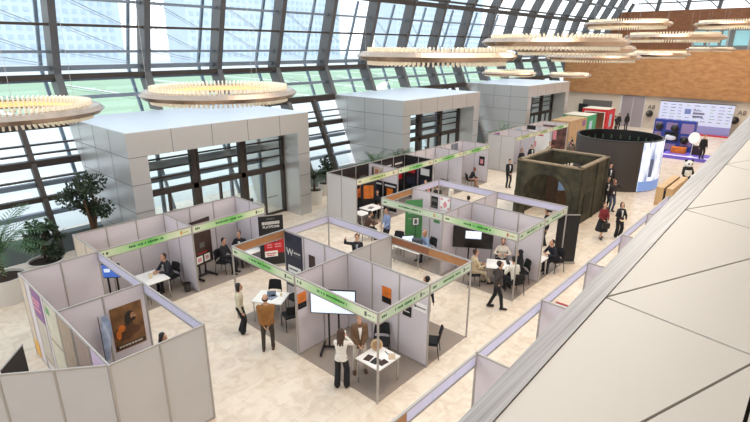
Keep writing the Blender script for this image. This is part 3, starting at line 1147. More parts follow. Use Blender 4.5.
def chandelier(x, y, z, R, label):
    k = R / 2.1
    t = thing('ring_chandelier', label, 'chandelier', (x, y, z), 0, 'ring chandeliers over the hall')
    MB().lathe([(R, 0), (R - .10 * k, .10 * k), (R - .24 * k, .12 * k), (R - .26 * k, .10 * k), (R - .26 * k, -.10 * k), (R - .24 * k, -.12 * k), (R - .10 * k, -.10 * k)], 96, close=True).build('metal_band', BAND, t, False)
    mb = MB()
    mb.lathe([(R - .28 * k, .07 * k), (R - .34 * k, .07 * k), (R - .34 * k, -.07 * k), (R - .28 * k, -.07 * k)], 96, close=True)
    mb.build('light_strip', GLOW, t)
    for sgn, nm in ((1, 'upper_fins'), (-1, 'lower_fins')):
        mb = MB()
        n = 96
        for i in range(n):
            a = 2 * PI * i / n
            c, s_ = math.cos(a), math.sin(a)
            r0, r1 = R - .42 * k, R - .27 * k
            w = .020 * k
            px, py = -s_ * w, c * w
            q = []
            for rr, za, zb in ((r0, .02, .17), (r1, .06, .22)):
                for sg in (-1, 1):
                    q.append((rr * c + sg * px, rr * s_ + sg * py, sgn * za * k, sgn * zb * k))
            lo = [q[0], q[2], q[3], q[1]]
            p = [(a_, b_, c_) for a_, b_, c_, d_ in lo] + [(a_, b_, d_) for a_, b_, c_, d_ in lo]
            mb.hexa(p)
        mb.build(nm, FIN, t)
    for i in range(3):
        a = 2 * PI * i / 3 + .4
        px, py = x + (R - .4) * math.cos(a), y + (R - .4) * math.sin(a)
        zt = roof_z(py) + 0.3
        MB().tube(((R - .2 * k) * math.cos(a), (R - .2 * k) * math.sin(a), .1), ((R - .2 * k) * math.cos(a), (R - .2 * k) * math.sin(a), zt - z), .004, .004, 5).build('suspension_cable', CHROME, t)


for a in [(3.0, 14.55, 6.80, 2.1, 'ring chandelier at the left edge, hanging before the leftmost glass bay'),
          (7.65, 12.71, 7.06, 2.1, 'ring chandelier hanging in front of the nearest vestibule roof'),
          (11.38, 8.11, 8.07, 2.1, 'large ring chandelier seen edge-on above the middle vestibule'),
          (15.19, 6.57, 8.44, 2.1, 'upper ring chandelier of the overlapping cluster by the wooden wall, nearest'),
          (20.37, 8.07, 8.245, 2.31, 'second ring chandelier of the overlapping cluster, just under the nearest one'),
          (25.14, 8.9, 7.87, 2.1, 'lowest ring chandelier of the overlapping cluster by the wooden wall'),
          (35.41, 8.96, 7.9, 2.1, 'ring chandelier right of the overlapping cluster, before the lower wood band'),
          (27.31, 6.13, 8.75, 2.1, 'long looking ring chandelier in front of the gallery windows'),
          (28.86, 8.71, 9.42, 2.1, 'highest ring chandelier, before the left part of the dark wood fascia'),
          (34.78, 4.8, 9.52, 2.1, 'ring chandelier at the right edge, before the dark wood fascia'),
          (42.82, 7.17, 8.2, 1.5, 'small far ring chandelier below the gallery windows'),
          (37.55, 14.77, 6.38, 1.5, 'small low ring chandelier above the farthest vestibule'),
          (26.28, 13.73, 6.93, 1.5, 'small low ring chandelier between the middle and farthest vestibules')]:
    chandelier(*a)


# ================================================================== FURNITURE
def table(x, y, sx, sy, h, label, rot=0.0, group='white exhibition tables', top=WHITE_TOP):
    t = thing('table', label, 'table', (x, y, 0.012), rot, group)
    MB().box(-sx / 2, -sy / 2, h - .035, sx / 2, sy / 2, h).build('tabletop', top, t, bevel=.006)
    for ax in (-1, 1):
        for ay in (-1, 1):
            MB().tube((ax * (sx / 2 - .05), ay * (sy / 2 - .05), 0), (ax * (sx / 2 - .05), ay * (sy / 2 - .05), h - .035), .022, .022, 8).build('leg', CHROME, t)
    return t


def make_chair(label, loc, rotz):
    """faces local +y"""
    t = thing('visitor_chair', label, 'chair', loc, rotz, 'black visitor chairs')
    MB().box(-.23, -.22, .43, .23, .23, .49).build('seat', BLACK_CLOTH, t, bevel=.02)
    mb = MB()
    p = []
    n = 6
    vs_ = []
    for j, (z, yy) in enumerate(((.56, -.24), (.72, -.27), (.88, -.31))):
        for i in range(n + 1):
            u = i / n * 2 - 1
            vs_.append((u * .235 * (1 - .08 * j), yy + .05 * u * u, z))
    m = len(vs_)
    vs_ += [(a, b_ - .035, c) for a, b_, c in vs_]
    fs_ = []
    for j in range(2):
        for i in range(n):
            q = j * (n + 1) + i
            fs_.append((q, q + 1, q + n + 2, q + n + 1))
            fs_.append((m + q, m + q + n + 1, m + q + n + 2, m + q + 1))
    for i in range(n):
        fs_.append((i, m + i, m + i + 1, i + 1))
        q = 2 * (n + 1) + i
        fs_.append((q, q + 1, m + q + 1, m + q))
    for j in range(2):
        q = j * (n + 1)
        fs_.append((q, q + n + 1, m + q + n + 1, m + q))
        q += n
        fs_.append((q, m + q, m + q + n + 1, q + n + 1))
    mb.add(vs_, fs_)
    mb.build('backrest', BLACK_CLOTH, t)
    for sx in (-1, 1):
        MB().path([(sx * .24, .2, 0), (sx * .235, .19, .45)], .013).build('leg', BLACK, t)
        MB().path([(sx * .24, -.26, 0), (sx * .225, -.2, .45), (sx * .2, -.27, .66)], .013).build('leg', BLACK, t)
    mb = MB()
    mb.path([(-.235, .19, .425), (-.225, -.2, .425), (.225, -.2, .425), (.235, .19, .425), (-.235, .19, .425)], .012)
    mb.build('seat_frame', BLACK, t)
    return t


CH0 = None


def chair(x, y, heading, label):
    """heading = the way the sitter looks, degrees"""
    global CH0
    r = math.radians(heading - 90)
    if CH0 is None:
        CH0 = make_chair(label, (x, y, 0.012), r)
        return CH0
    return dup(CH0, (x, y, 0.012), r, label)


def screen(name, label, cat, x, y, heading, w, h, zc, disp, poles=True, tilt=0, base=True, mark=None):
    """display on a wheeled stand, front looks along heading"""
    t = thing(name, label, cat, (x, y, 0.012), math.radians(heading + 90))
    MB().box(-w / 2, -.0, zc - h / 2, w / 2, .05, zc + h / 2).build('housing', BLACK, t)
    o = MB().box(-w / 2 + .025, -.006, zc - h / 2 + .03, w / 2 - .025, 0, zc + h / 2 - .025).build('display', disp, t)
    if mark:
        for (a, b_, c, d, m, nm) in mark:
            MB().box(a, -.010, b_, c, -.006, d).build(nm, m, t)
    if base:
        for sx in (-.14, .14):
            MB().bar((sx, .09, .1), (sx, .09, zc + .1), .05, .04).build('stand_pole', BLACK, t)
        for sx in (-.32, .32):
            mb = MB()
            mb.bar((sx, -.32, .06), (sx, .36, .06), .06, .05)
            mb.build('stand_foot', BLACK, t)
            MB().tube((sx - .02, -.3, .03), (sx + .02, -.3, .03), .03, .03, 10).build('castor', BLACK, t)
            MB().tube((sx - .02, .34, .03), (sx + .02, .34, .03), .03, .03, 10).build('castor', BLACK, t)
        MB().bar((-.32, .09, .08), (.32, .09, .08), .06, .05).build('stand_crossbar', BLACK, t)
    return t


def rollup(name, label, x, y, heading, w, h, material, blocks=(), cat='banner', z0=0.012):
    t = thing(name, label, cat, (x, y, z0), math.radians(heading + 90))
    MB().box(-w / 2, -.002, .06, w / 2, .004, h).build('printed_sheet', material, t)
    MB().box(-w / 2 - .01, -.08, 0, w / 2 + .01, .08, .07).build('cassette', ALU, t)
    MB().box(-w / 2, -.012, h - .01, w / 2, .014, h + .02).build('top_bar', ALU, t)
    MB().tube((0, .03, .05), (0, .03, h), .01, .01, 6).build('support_pole', ALU, t)
    for (a, b_, c, d, m, nm) in blocks:
        MB().box(a, -.006, b_, c, -.002, d).build(nm, m, t)
    return t


def poster(name, label, cx, cy, n, w, z0, z1, material, blocks=(), group=None, cat='poster', off=.012):
    rot = face_rot(n)
    t = thing(name, label, cat, (cx + n[0] * off, cy + n[1] * off, z0), rot, group)
    h = z1 - z0
    MB().box(-w / 2, -.006, 0, w / 2, 0, h).build('print_sheet', material, t)
    for (a, b_, c, d, m, nm) in blocks:
        MB().box(a * w - w / 2, -.009, b_ * h, c * w - w / 2, -.006, d * h).build(nm, m, t)
    return t


def lines(t, x0, x1, z, h, m, name='text_line', seed=1, y=-.009):
    rnd = random.Random(seed)
    mb = MB()
    x = x0
    while x < x1:
        w = min(rnd.uniform(.03, .09), x1 - x)
        mb.box(x, y - .003, z - h / 2, x + w * .8, y, z + h / 2)
        x += w
    return mb.build(name, m, t)


# ---- posters on booth walls
MAN_HAIR = mat('poster_hair', (40, 28, 22), 0.5)
pt = poster('film_poster', 'brown film poster of a bearded man on the grey wall of the near left booth', 4.1, 12.22, (0, -1), .78, .86, 2.08, mat('poster_brown', (138, 96, 56), 0.5, var=0.4, scale=3, alt=(84, 54, 30)),
            group=None)
mb = MB()
mb.ball((-.12, -.007, .46), .26, .003, .22, 24, 10)
mb.ball((.06, -.007, .46), .22, .003, .13, 24, 10)
mb.ball((.02, -.007, .62), .10, .003, .12, 18, 8)
mb.build('poster_shoulders', mat('poster_shadow', (92, 58, 34), 0.5, var=.35, scale=6), pt)
mb = MB()
mb.ball((-.17, -.010, .60), .09, .002, .10, 18, 8)
mb.ball((-.26, -.010, .45), .06, .002, .14, 16, 8)
mb.build('poster_highlight', ORANGE, pt)
mb = MB()
mb.ball((.06, -.010, .86), .125, .003, .165, 24, 12)
mb.ball((-.01, -.010, .78), .07, .003, .15, 18, 8)
mb.build('poster_hair', MAN_HAIR, pt)
mb = MB()
mb.ball((.135, -.013, .86), .062, .003, .10, 20, 10)
mb.ball((.192, -.013, .845), .022, .003, .030, 10, 6)
mb.build('poster_face', mat('poster_face', (190, 138, 98), 0.5, var=.3, scale=8), pt)
mb = MB()
mb.ball((.14, -.016, .775), .062, .003, .050, 16, 8)
mb.ball((.155, -.016, .895), .026, .003, .008, 10, 6)
mb.build('poster_beard', MAN_HAIR, pt)
MB().box(-.36, -.009, .04, .36, -.006, .15).build('poster_credit_band', mat('poster_band', (44, 30, 22), .5), pt)
lines(pt, -.3, .3, .1, .05, mat('poster_credits', (200, 190, 176), .5), 'poster_credits', 5, -.009)

# prints on the outer face of the near left booth wall (facing the planters)
for i, (y, w, z0, z1, m, lab, bl) in enumerate([
        (15.02, .42, .55, 2.42, BEIGE_PRINT, 'beige printed strip on the outer left wall, farthest from the camera', ()),
        (14.98, .46, .06, .55, YELLOW, 'yellow print low on the outer left wall, nearest the planters', ()),
        (13.9, .86, 1.62, 2.42, PURPLE, 'purple headed print high on the outer left wall', ((.1, .62, .8, .7, PINK, 'print_line'), (.1, .48, .7, .55, PINK, 'print_line'), (.1, .3, .75, .37, PINK, 'print_line'))),
        (13.9, .86, .3, 1.6, mat('sketch_print', (196, 186, 172), .55, var=.18, scale=5), 'pale sketch-like print under the purple one on the outer left wall', ((.1, .05, .9, .1, TAN_PRINT, 'print_line'),)),
        (12.75, .9, .3, 2.42, mat('sage_print', (206, 200, 180), .55, var=.12, scale=4), 'pale sage print with brown diagonal line on the outer left wall', ((.05, .5, .95, .53, TAN_PRINT, 'print_line'), (.1, .86, .4, .95, GREEN, 'print_line'))),
        (11.75, .86, .3, 2.42, TAN_PRINT, 'striped tan picture print on the outer left wall', ()),
        (10.72, .86, .3, 2.42, mat('taupe_print', (160, 138, 126), .55, var=.1, scale=3), 'plain taupe print on the outer left wall', ()),
        (9.75, .8, 1.0, 2.42, mat('mauve_white_print', (206, 182, 206), .55), 'mauve and white print on the outer left wall, nearest the front corner', ((0, 0, 1, .4, PURPLE, 'print_block'),))]):
    poster('wall_print', lab, 2.63, y, (-1, 0), w, z0, z1, m, bl)

poster('poster', 'orange and black poster on the side wall of the front central booth', 9.56, 8.16, (-1, 0), .34, 1.42, 1.92, ORANGE, ((0, 0, 1, .38, BLACK, 'caption_block'), (.1, .15, .8, .2, LET_W, 'caption_line')))
poster('poster', 'orange and black poster by the post on the back wall of the front central booth', 7.76, 9.71, (0, -1), .3, 1.42, 1.9, ORANGE, ((0, 0, 1, .38, BLACK, 'caption_block'), (.1, .15, .8, .2, LET_W, 'caption_line')))
poster('poster', 'small black poster low on the side wall, behind the pale green fascia', 9.56, 7.42, (-1, 0), .3, 1.3, 1.62, BLACK, ((.15, .4, .8, .5, LET_W, 'caption_line'),))
pw = poster('poster', 'white sign with grey lettering at the end of the side wall', 9.56, 6.98, (-1, 0), .44, 1.62, 1.86, PAPER, ((.05, .3, .2, .6, GREY_INK, 'sign_emblem'),))
lines(pw, -.12, .19, .11, .04, GREY_INK, 'sign_lettering', 12)
# navy banner with a W in the left booth of the island
wbn = poster('banner', 'dark navy banner with a white W on the island wall', 9.56, 12.26, (-1, 0), .92, .5, 2.44, NAVY, cat='banner')
text_mesh('W', 'banner_letter', .34, LET_W, wbn, (-.18, -.012, 1.25), (PI / 2, 0, 0), .002, bold=.006)
lines(wbn, 0.02, .36, 1.29, .06, LET_W, 'banner_lettering', 3)
lines(wbn, 0.02, .40, 1.19, .05, GREY_INK, 'banner_lettering', 4)
MB().box(-.3, -.012, .52, .36, -.007, .78).build('white_panel', PAPER, wbn)
lines(wbn, -.24, .2, .66, .06, GREY_INK, 'panel_lettering', 6, -.013)
poster('poster', 'small dark brown poster on the island wall right of the navy banner', 9.56, 11.33, (-1, 0), .3, 1.5, 1.95, BROWN_DARK)
poster('poster', 'dark poster on the back wall of the computer desk booth', 16.52, 11.53, (-1, 0), .34, 1.85, 2.36, BLACK, ((.1, .55, .9, .8, GREY_INK, 'picture_block'), (.1, .1, .9, .2, GREY_INK, 'caption_line')))
pf = poster('poster', 'white poster with pink floral corners in the computer desk booth', 16.52, 11.0, (-1, 0), .48, 1.86, 2.42, PAPER)
mb = MB()
for px, pz_ in ((-.17, .47), (.17, .47), (-.17, .1), (.17, .1)):
    mb.ball((px, -.008, pz_), .055, .003, .055, 10, 6)
mb.ball((0, -.008, .25), .09, .003, .13, 12, 8)
mb.build('floral_motif', PINK, pf)
poster('poster', 'small blue and green poster low in the computer desk booth', 16.52, 11.38, (-1, 0), .3, 1.22, 1.6, mat('sea_blue_print', (36, 96, 160), .5), ((0, 0, 1, .45, GREEN, 'green_block'),))
poster('poster', 'small blue and white notice above the blue and green poster', 16.52, 11.05, (-1, 0), .3, 1.66, 1.8, PAPER, ((0, 0, 1, .5, mat('sea_blue_print', (36, 96, 160), .5), 'blue_block'),))
# dark booths
poster('poster', 'light portrait picture high on the left inner wall of the nearest black booth', 18.9, 16.9, (-1, 0), .8, 1.7, 2.36, mat('portrait_print', (196, 176, 160), .5, var=.35, scale=4), ((.32, .0, .6, .8, mat('portrait_skin', (176, 116, 84), .5), 'portrait_figure'), (.05, .2, .2, .9, BLACK, 'dark_block'), (.7, .2, .9, .7, TAN_PRINT, 'tan_block')))
poster('poster', 'white poster with red swirl on the back wall of the nearest black booth', 16.7, 17.5, (0, -1), .7, 1.0, 1.8, PAPER, ((.2, .35, .8, .7, PINK, 'swirl_block'),))
for x, c, lab in ((17.6, ORANGE, 'poster with orange figure, middle of the nearest black booth back wall'), (18.4, NAVY, 'dark blue poster at the right of the nearest black booth back wall')):
    poster('poster', lab, x, 17.5, (0, -1), .6, .9, 2.0, BROWN_DARK, ((.2, .2, .8, .7, c, 'picture_block'), (.1, .82, .9, .9, GREY_INK, 'caption_line')))
for x, lab in ((19.45, 'black poster with pale caption lines, left of the second black booth'), (20.4, 'black poster with blue block, middle of the second black booth'), (21.35, 'black poster with pale caption lines, right of the second black booth')):
    poster('poster', lab, x, 17.5, (0, -1), .8, .8, 2.3, mat('charcoal_print', (46, 42, 46), .5), ((.1, .8, .9, .86, LET_W, 'caption_line'), (.1, .7, .7, .74, GREY_INK, 'caption_line'), (.1, .2, .9, .55, SCREEN_BLUE if 'blue' in lab else RED if 'right' in lab else NAVY, 'picture_block')))
poster('poster', 'purple poster on the right wall of the second black booth', 21.9, 16.6, (-1, 0), .8, .9, 2.2, mat('plum_print', (92, 66, 88), .5))
poster('poster', 'green and white leaf poster by the white booth post', 21.9, 15.9, (1, 0), .6, .9, 1.9, GREEN)
gp = rollup('rollup_banner', 'green and white leaf roll-up inside the third booth of the row', 23.0, 17.1, 250, .7, 1.7, mat('leaf_print', (120, 170, 110), .5, var=.5, scale=4))
poster('poster', 'pale yellow poster on the back wall of the end booth', 25.6, 17.5, (0, -1), .7, 1.0, 1.8, mat('straw_print', (214, 200, 150), .5), ((.3, .3, .6, .5, ORANGE, 'picture_block'),))
poster('poster', 'dark framed picture on the right wall of the end booth', 27.9, 15.95, (-1, 0), .4, 1.05, 1.65, BLACK, ((.25, .2, .75, .7, PINK, 'picture_block'),))
poster('poster', 'grey picture high on the back wall of the end booth, left one', 25.2, 17.5, (0, -1), .7, 1.9, 2.4, mat('slate_print', (110, 116, 130), .5))
poster('poster', 'grey picture high on the back wall of the end booth, right one', 27.0, 17.5, (0, -1), .8, 1.9, 2.4, mat('slate_print', (110, 116, 130), .5))
for yy, lab, c in ((16.0, 'black poster with orange figure low on the dividing wall of the nearest black booth', ORANGE), (16.95, 'black poster with blue block low on the dividing wall of the nearest black booth', NAVY)):
    poster('poster', lab, 18.9, yy, (-1, 0), .9, .15, 1.66, BLACK, ((.25, .35, .7, .8, c, 'picture_block'), (.1, .86, .9, .92, LET_W, 'caption_line'), (.1, .1, .9, .2, GREY_INK, 'caption_line')))
for yy, lab, c in ((16.0, 'black poster with white text block on the right wall of the second black booth', LET_W), (17.0, 'black poster with red block on the right wall of the second black booth', RED)):
    poster('poster', lab, 21.88, yy, (-1, 0), .85, .2, 2.3, BLACK, ((.15, .62, .85, .8, c, 'text_block'), (.15, .3, .85, .5, NAVY, 'picture_block')))
rollup('rollup_banner', 'black roll-up with orange block in front of the nearest black booth posters', 17.9, 16.6, 228, .8, 1.9, BLACK, [(-.25, .9, .25, 1.6, ORANGE, 'orange_block')])
rollup('rollup_banner', 'white printed roll-up at the post between the black and white booths', 22.75, 16.5, 228, .8, 1.35, PAPER, [(-.3, .8, .3, 1.2, GREY_INK, 'grey_drawing')])
t = thing('promotion_counter', 'cream promotion counter with black top left of the white printed roll-up', 'counter', (21.3, 15.9, .012), math.radians(228 + 90))
MB().box(-.4, -.2, 0, .4, .2, .92).build('counter_body', mat('cream_counter', (226, 218, 190), .5), t)
MB().box(-.45, -.25, .92, .45, .25, .97).build('counter_top', BLACK, t)
# farther stands
poster('poster', 'purple picture high on the back wall of the first farther booth, left one', 32.6, 17.6, (0, -1), .9, 1.7, 2.4, PURPLE)
poster('poster', 'blue picture high on the back wall of the first farther booth, right one', 36.0, 17.6, (0, -1), .9, 1.8, 2.4, mat('pale_blue_print', (168, 190, 206), .5))
pk = poster('poster', 'white wall print with red caption in the middle farther booth', 37.39, 16.5, (-1, 0), 1.7, .3, 2.1, PAPER, ((.15, .8, .7, .86, RED, 'caption_line'), (.2, .3, .4, .55, PINK, 'picture_block')))
poster('poster', 'black lettered panel high in the middle farther booth', 37.39, 17.2, (-1, 0), .7, 2.15, 2.45, BLACK)
poster('picture_wall', 'dark red picture wall at the far end of the farther booths', 40.39, 16.55, (-1, 0), 2.0, .1, 2.2, mat('picture_wall_print', (120, 84, 76), .5, var=.55, scale=2.2, alt=(50, 34, 34)), ((.1, .5, .2, .8, PINK, 'picture_block'), (.45, .45, .6, .8, PINK, 'picture_block'), (.25, .3, .38, .5, GREY_INK, 'picture_block')), cat='poster')

# ---- displays
screen('display_stand', 'wide lit screen on a black wheeled stand in the front central booth', 'screen', 8.36, 9.1, 217, 1.28, .74, 1.57, SCREEN)
screen('display_stand', 'large black screen with a white rectangle on a stand by the meeting table', 'screen', 15.5, 9.0, 212, 1.5, .86, 1.47, mat('black_screen', (16, 16, 20), .25), mark=[(-.28, 1.42, .30, 1.72, SCREEN, 'lit_rectangle')])
screen('display_stand', 'tall dark red display on a black stand with long feet in the left row', 'screen', 8.4, 16.2, 282, .95, 1.75, 1.4, BROWN_DARK,
       mark=[(-.3, .62, -.02, .9, PAPER, 'white_block'), (.06, .62, .32, .9, PAPER, 'white_block'), (-.25, .68, -.08, .84, PINK, 'red_square'), (.1, .68, .27, .84, PINK, 'red_square'), (-.1, 1.2, .12, 1.4, GREY_INK, 'emblem'), (-.2, .98, .2, 1.02, RED, 'red_line')])
screen('display_stand', 'small blue lit screen on a stand in the left corner of the left row', 'screen', 5.2, 16.3, 228, .62, .5, 1.32, SCREEN_BLUE, mark=[(-.18, 1.28, .0, 1.4, SCREEN, 'bright_patch')])

# ---- roll-ups and banners
rb = rollup('rollup_banner', 'black and red roll-up reading PLATFORM behind the central island', 10.74, 15.1, 243, .95, 2.12, BLACK)
text_mesh('PLATFORM', 'lettering', .13, LET_W, rb, (0, -.006, 1.66), (PI / 2, 0, 0), .002, bold=.004)
lines(rb, -.34, .34, 1.82, .12, LET_W, 'illegible_heading', 21, -.002)
lines(rb, -.15, .15, 1.99, .06, GREY_INK, 'small_heading', 22, -.002)
MB().box(-.3, -.006, .55, .46, -.002, 1.3).build('red_field', RED, rb)
MB().box(-.1, -.010, 1.02, .28, -.006, 1.26).build('phone_picture', BLACK, rb)
MB().box(-.06, -.012, 1.05, .08, -.010, 1.23).build('phone_screen', SCREEN, rb)
MB().box(.1, -.012, 1.05, .24, -.010, 1.23).build('phone_screen', PINK, rb)
for zz in (.92, .82):
    lines(rb, -.2, .0, zz, .05, PINK, 'red_field_lettering', int(zz * 100), -.006)
    lines(rb, .1, .36, zz, .05, PINK, 'red_field_lettering', int(zz * 90), -.006)
MB().box(-.3, -.012, .42, .2, -.006, .66).build('white_strip', PAPER, rb)
lines(rb, -.24, .14, .56, .05, RED, 'strip_lettering', 33, -.012)
lines(rb, -.2, .1, .48, .04, RED, 'strip_lettering', 34, -.012)
gr = rollup('rollup_banner', 'tall green roll-up at the computer desk', 16.25, 12.35, 232, .85, 2.1, GREEN)
lines(gr, -.3, .3, 1.5, .06, mat('pale_green_ink', (150, 196, 150), .5), 'banner_lettering', 41, -.002)
lines(gr, -.3, .25, 1.25, .05, mat('pale_green_ink', (150, 196, 150), .5), 'banner_lettering', 42, -.002)
rollup('rollup_banner', 'tall plain black roll-up at the right corner of the second island', 18.85, 6.74, 222, .86, 2.05, BLACK)
t = rollup('rollup_banner', 'black roll-up seen at a slant in the lower left corner', 1.575, 11.79, -37, .95, 2.0, mat('soot_print', (48, 44, 44), .6))
mb = MB()
for i in range(9):
    x = -.3 + i * .075
    mb.tube((x, .03 * math.sin(i * 1.9), .7), (x * .8 + .04, .03 * math.sin(i * 1.9 + 1), 2.0), .05, .02, 8)
rb2 = thing('feather_flag', 'pale blue cloth flag on a pole in front of the brown film poster', 'flag', (3.38, 12.0, .012), 0.2)
mb2 = MB()
pts_ = []
for j in range(9):
    z = .75 + j * .145
    w = .24 * math.sin(PI * (j + .8) / 10.5) + .03
    for i in range(7):
        u = i / 6
        pts_.append((.02 + w * u, .05 * math.sin(u * 7 + j * .5), z + .18 * u))
k = len(pts_)
pts_ += [(a, b_ + .008, c) for a, b_, c in pts_]
fs_ = []
for j in range(8):
    for i in range(6):
        q = j * 7 + i
        fs_.append((q, q + 1, q + 8, q + 7))
        fs_.append((k + q, k + q + 7, k + q + 8, k + q + 1))
mb2.add(pts_, fs_)
mb2.build('flag_cloth', mat('pale_blue_cloth', (182, 198, 224), .6, var=.3, scale=7), rb2, True)
MB().tube((0, 0, 0), (0, 0, 2.1), .012, .008, 8).build('flag_pole', BLACK, rb2)
MB().lathe([(0, .02), (.16, .015), (.16, 0), (0, 0)], 20).build('flag_base', BLACK, rb2)

# ---- tables
table(8.2, 7.27, .84, .80, .74, 'white square table with prints at the front corner of the central island')
table(8.3, 11.92, .78, .98, .74, 'white table covered with papers in the left central booth', .55)
table(6.42, 16.1, .78, 1.05, .74, 'white table with a cup before the seated man of the left row')
table(10.15, 15.62, .62, .62, .74, 'small white table in front of the black and red roll-up')
table(15.5, 7.82, .8, .95, .74, 'white meeting table in the second island', .5)
table(14.62, 11.25, .72, 1.3, .72, 'computer desk in the left booth of the second island')
table(17.3, 15.85, .95, .8, .74, 'white table in front of the nearest black booth posters')
table(16.35, 15.62, .6, .62, .74, 'small white table behind the grey end panels of the nearest black booth')
table(17.0, 7.1, .6, .7, .74, 'small white table before the man in the right booth of the second island')
table(5.45, 15.9, .5, .5, .62, 'small brown table under the blue lit screen of the left row', 0, None, BROWN_BOARD)
table(23.4, 16.0, .9, .6, .9, 'counter table with black top in the third booth of the row', 0, None, BLACK)
table(33.2, 14.75, 1.2, .6, .9, 'white counter in front of the first farther booth')


def item(name, mb, m, label, cat, loc, rot=0.0, group=None, smooth=False):
    o = mb.build(name, m, None, smooth, loc, rot)
    return tag(o, label, cat, group)


Z74 = .012 + .74
# things on the front table
for i, (x, y, r, m, lab) in enumerate([
        (8.0, 7.42, .2, BROWN_DARK, 'dark photo print at the left corner of the front white table'),
        (8.02, 7.2, .1, BLACK, 'black photo print in the middle left of the front white table'),
        (8.1, 7.02, -.1, BROWN_DARK, 'dark photo print nearest the front post on the white table'),
        (8.38, 7.2, .5, PAPER, 'white leaflet right of the middle on the front white table'),
        (8.45, 7.02, .8, mat('tan_leaflet', (206, 180, 150), .6), 'tan leaflet at the right corner of the front white table')]):
    item('photo_print', MB().box(-.13, -.09, 0, .13, .09, .004), m, lab, 'print', (x, y, Z74), r, 'prints on the front white table')
pl = thing('wooden_plate', 'round pale wooden plate standing on the front white table', 'plate', (8.4, 7.5, Z74), 0)
MB().tube((0, 0.0, .17), (-.03, -.03, .175), .16, .16, 28).build('plate_disc', mat('plate_wood', (206, 176, 136), .5, var=.2, scale=8), pl)
MB().box(-.06, -.04, 0, .1, .08, .02).build('plate_stand', BROWN_BOARD, pl)
MB().tube((-.031, -.031, .175), (-.036, -.036, .176), .11, .11, 24).build('plate_carving', mat('plate_carving', (170, 134, 96), .5), pl)
item('marker_pen', MB().tube((-.07, 0, .012), (.07, 0, .012), .011, .011, 10), BLACK, 'black pen lying on the tan side of the front white table', 'pen', (8.47, 7.22, Z74), 1.2)
# things on the left central table
for i, (x, y, r, m, lab) in enumerate([
        (8.12, 11.8, .3, PAPER, 'white sheet at the near side of the papers table'),
        (8.25, 11.72, .9, PAPER, 'white sheet by the bald man on the papers table'),
        (8.22, 12.1, -.2, PAPER, 'white sheet at the left end of the papers table'),
        (8.5, 11.9, .5, PAPER, 'white sheet near the navy banner on the papers table')]):
    item('paper_sheet', MB().box(-.15, -.105, 0, .15, .105, .003), m, lab, 'paper', (x, y, Z74 + .0005 * i), r, 'sheets on the papers table')
item('folder', MB().box(-.2, -.14, 0, .2, .14, .02), mat('slate_folder', (86, 94, 110), .5), 'dark grey folder on the papers table', 'folder', (8.42, 12.05, Z74 + .004), .9)
item('folder', MB().box(-.16, -.11, 0, .16, .11, .02), mat('blue_grey_folder', (128, 138, 156), .5), 'small blue grey folder on the papers table', 'folder', (8.3, 11.85, Z74 + .004), .2)
cp = thing('paper_cup', 'paper cup on the papers table by the navy banner', 'cup', (8.56, 11.72, Z74))
MB().lathe([(.03, 0), (.04, .1), (.036, .1), (.027, .004), (0, .004)], 16).build('cup_body', mat('cream_cup', (238, 220, 180), .5), cp)
# cup on the left row table
cp = thing('paper_cup', 'large paper cup on the table of the left row', 'cup', (6.35, 16.05, Z74))
MB().lathe([(.05, 0), (.065, .2), (.06, .2), (.046, .006), (0, .006)], 16).build('cup_body', mat('cream_cup', (238, 220, 180), .5), cp)
MB().lathe([(.068, .2), (.068, .215), (.0, .22)], 16).build('cup_lid', WHITE, cp)
cp = thing('paper_cup', 'small paper cup beside the large one on the left row table', 'cup', (6.55, 16.2, Z74))
MB().lathe([(.035, 0), (.045, .11), (.04, .11), (.03, .006), (0, .006)], 16).build('cup_body', mat('tan_cup', (214, 170, 130), .5), cp)
bn = thing('waste_bin', 'small dark waste bin at the end of the dividing wall in the left row', 'bin', (7.38, 15.62, .012))
MB().lathe([(.1, 0), (.135, .3), (.128, .3), (.095, .01), (0, .01)], 20).build('bin_body', mat('dark_bin', (66, 60, 58), .4), bn)
MB().lathe([(.127, .29), (.138, .29), (.138, .31), (.127, .31)], 20, close=True).build('bin_rim', BLACK, bn)
# computer desk
mo = thing('computer_monitor', 'small lit monitor on the computer desk', 'monitor', (14.62, 11.42, .732), math.radians(235 + 90))
MB().box(-.25, 0, .12, .25, .03, .44).build('housing', BLACK, mo)
MB().box(-.23, -.004, .14, .23, 0, .42).build('display', SCREEN, mo)
MB().box(-.03, .01, 0, .03, .04, .14).build('neck', BLACK, mo)
MB().box(-.11, -.07, 0, .11, .1, .012).build('foot', BLACK, mo)
item('desktop_computer', MB().box(-.1, -.2, 0, .1, .2, .38), mat('dark_case', (58, 62, 72), .4), 'dark computer case beside the monitor on the desk', 'computer', (14.72, 11.02, .732), .3)
item('leaflet_stack', MB().box(-.12, -.09, 0, .12, .09, .06), ORANGE, 'orange and white stack of leaflets at the left end of the computer desk', 'leaflets', (14.55, 11.78, .732), .2)
item('paper_sheet', MB().box(-.15, -.1, 0, .15, .1, .003), PAPER, 'white sheet on the front edge of the computer desk', 'paper', (14.42, 11.05, .732), .4)
fn = poster('framed_photo', 'small grey framed photo standing against the green roll-up', 16.0, 12.1, (-.62, -.78), .32, 1.05, 1.45, GREY_INK, ((.12, .12, .88, .88, PAPER, 'photo_mount'), (.3, .25, .7, .75, GREY_INK, 'photo_print')), cat='picture', off=.0)
MB().tube((0, .03, -1.03), (0, .03, .1), .012, .012, 8).build('stand_pole', BLACK, fn)
MB().lathe([(0, .02), (.13, .015), (.13, 0), (0, 0)], 16, c=(0, .03, -1.04)).build('stand_base', BLACK, fn)
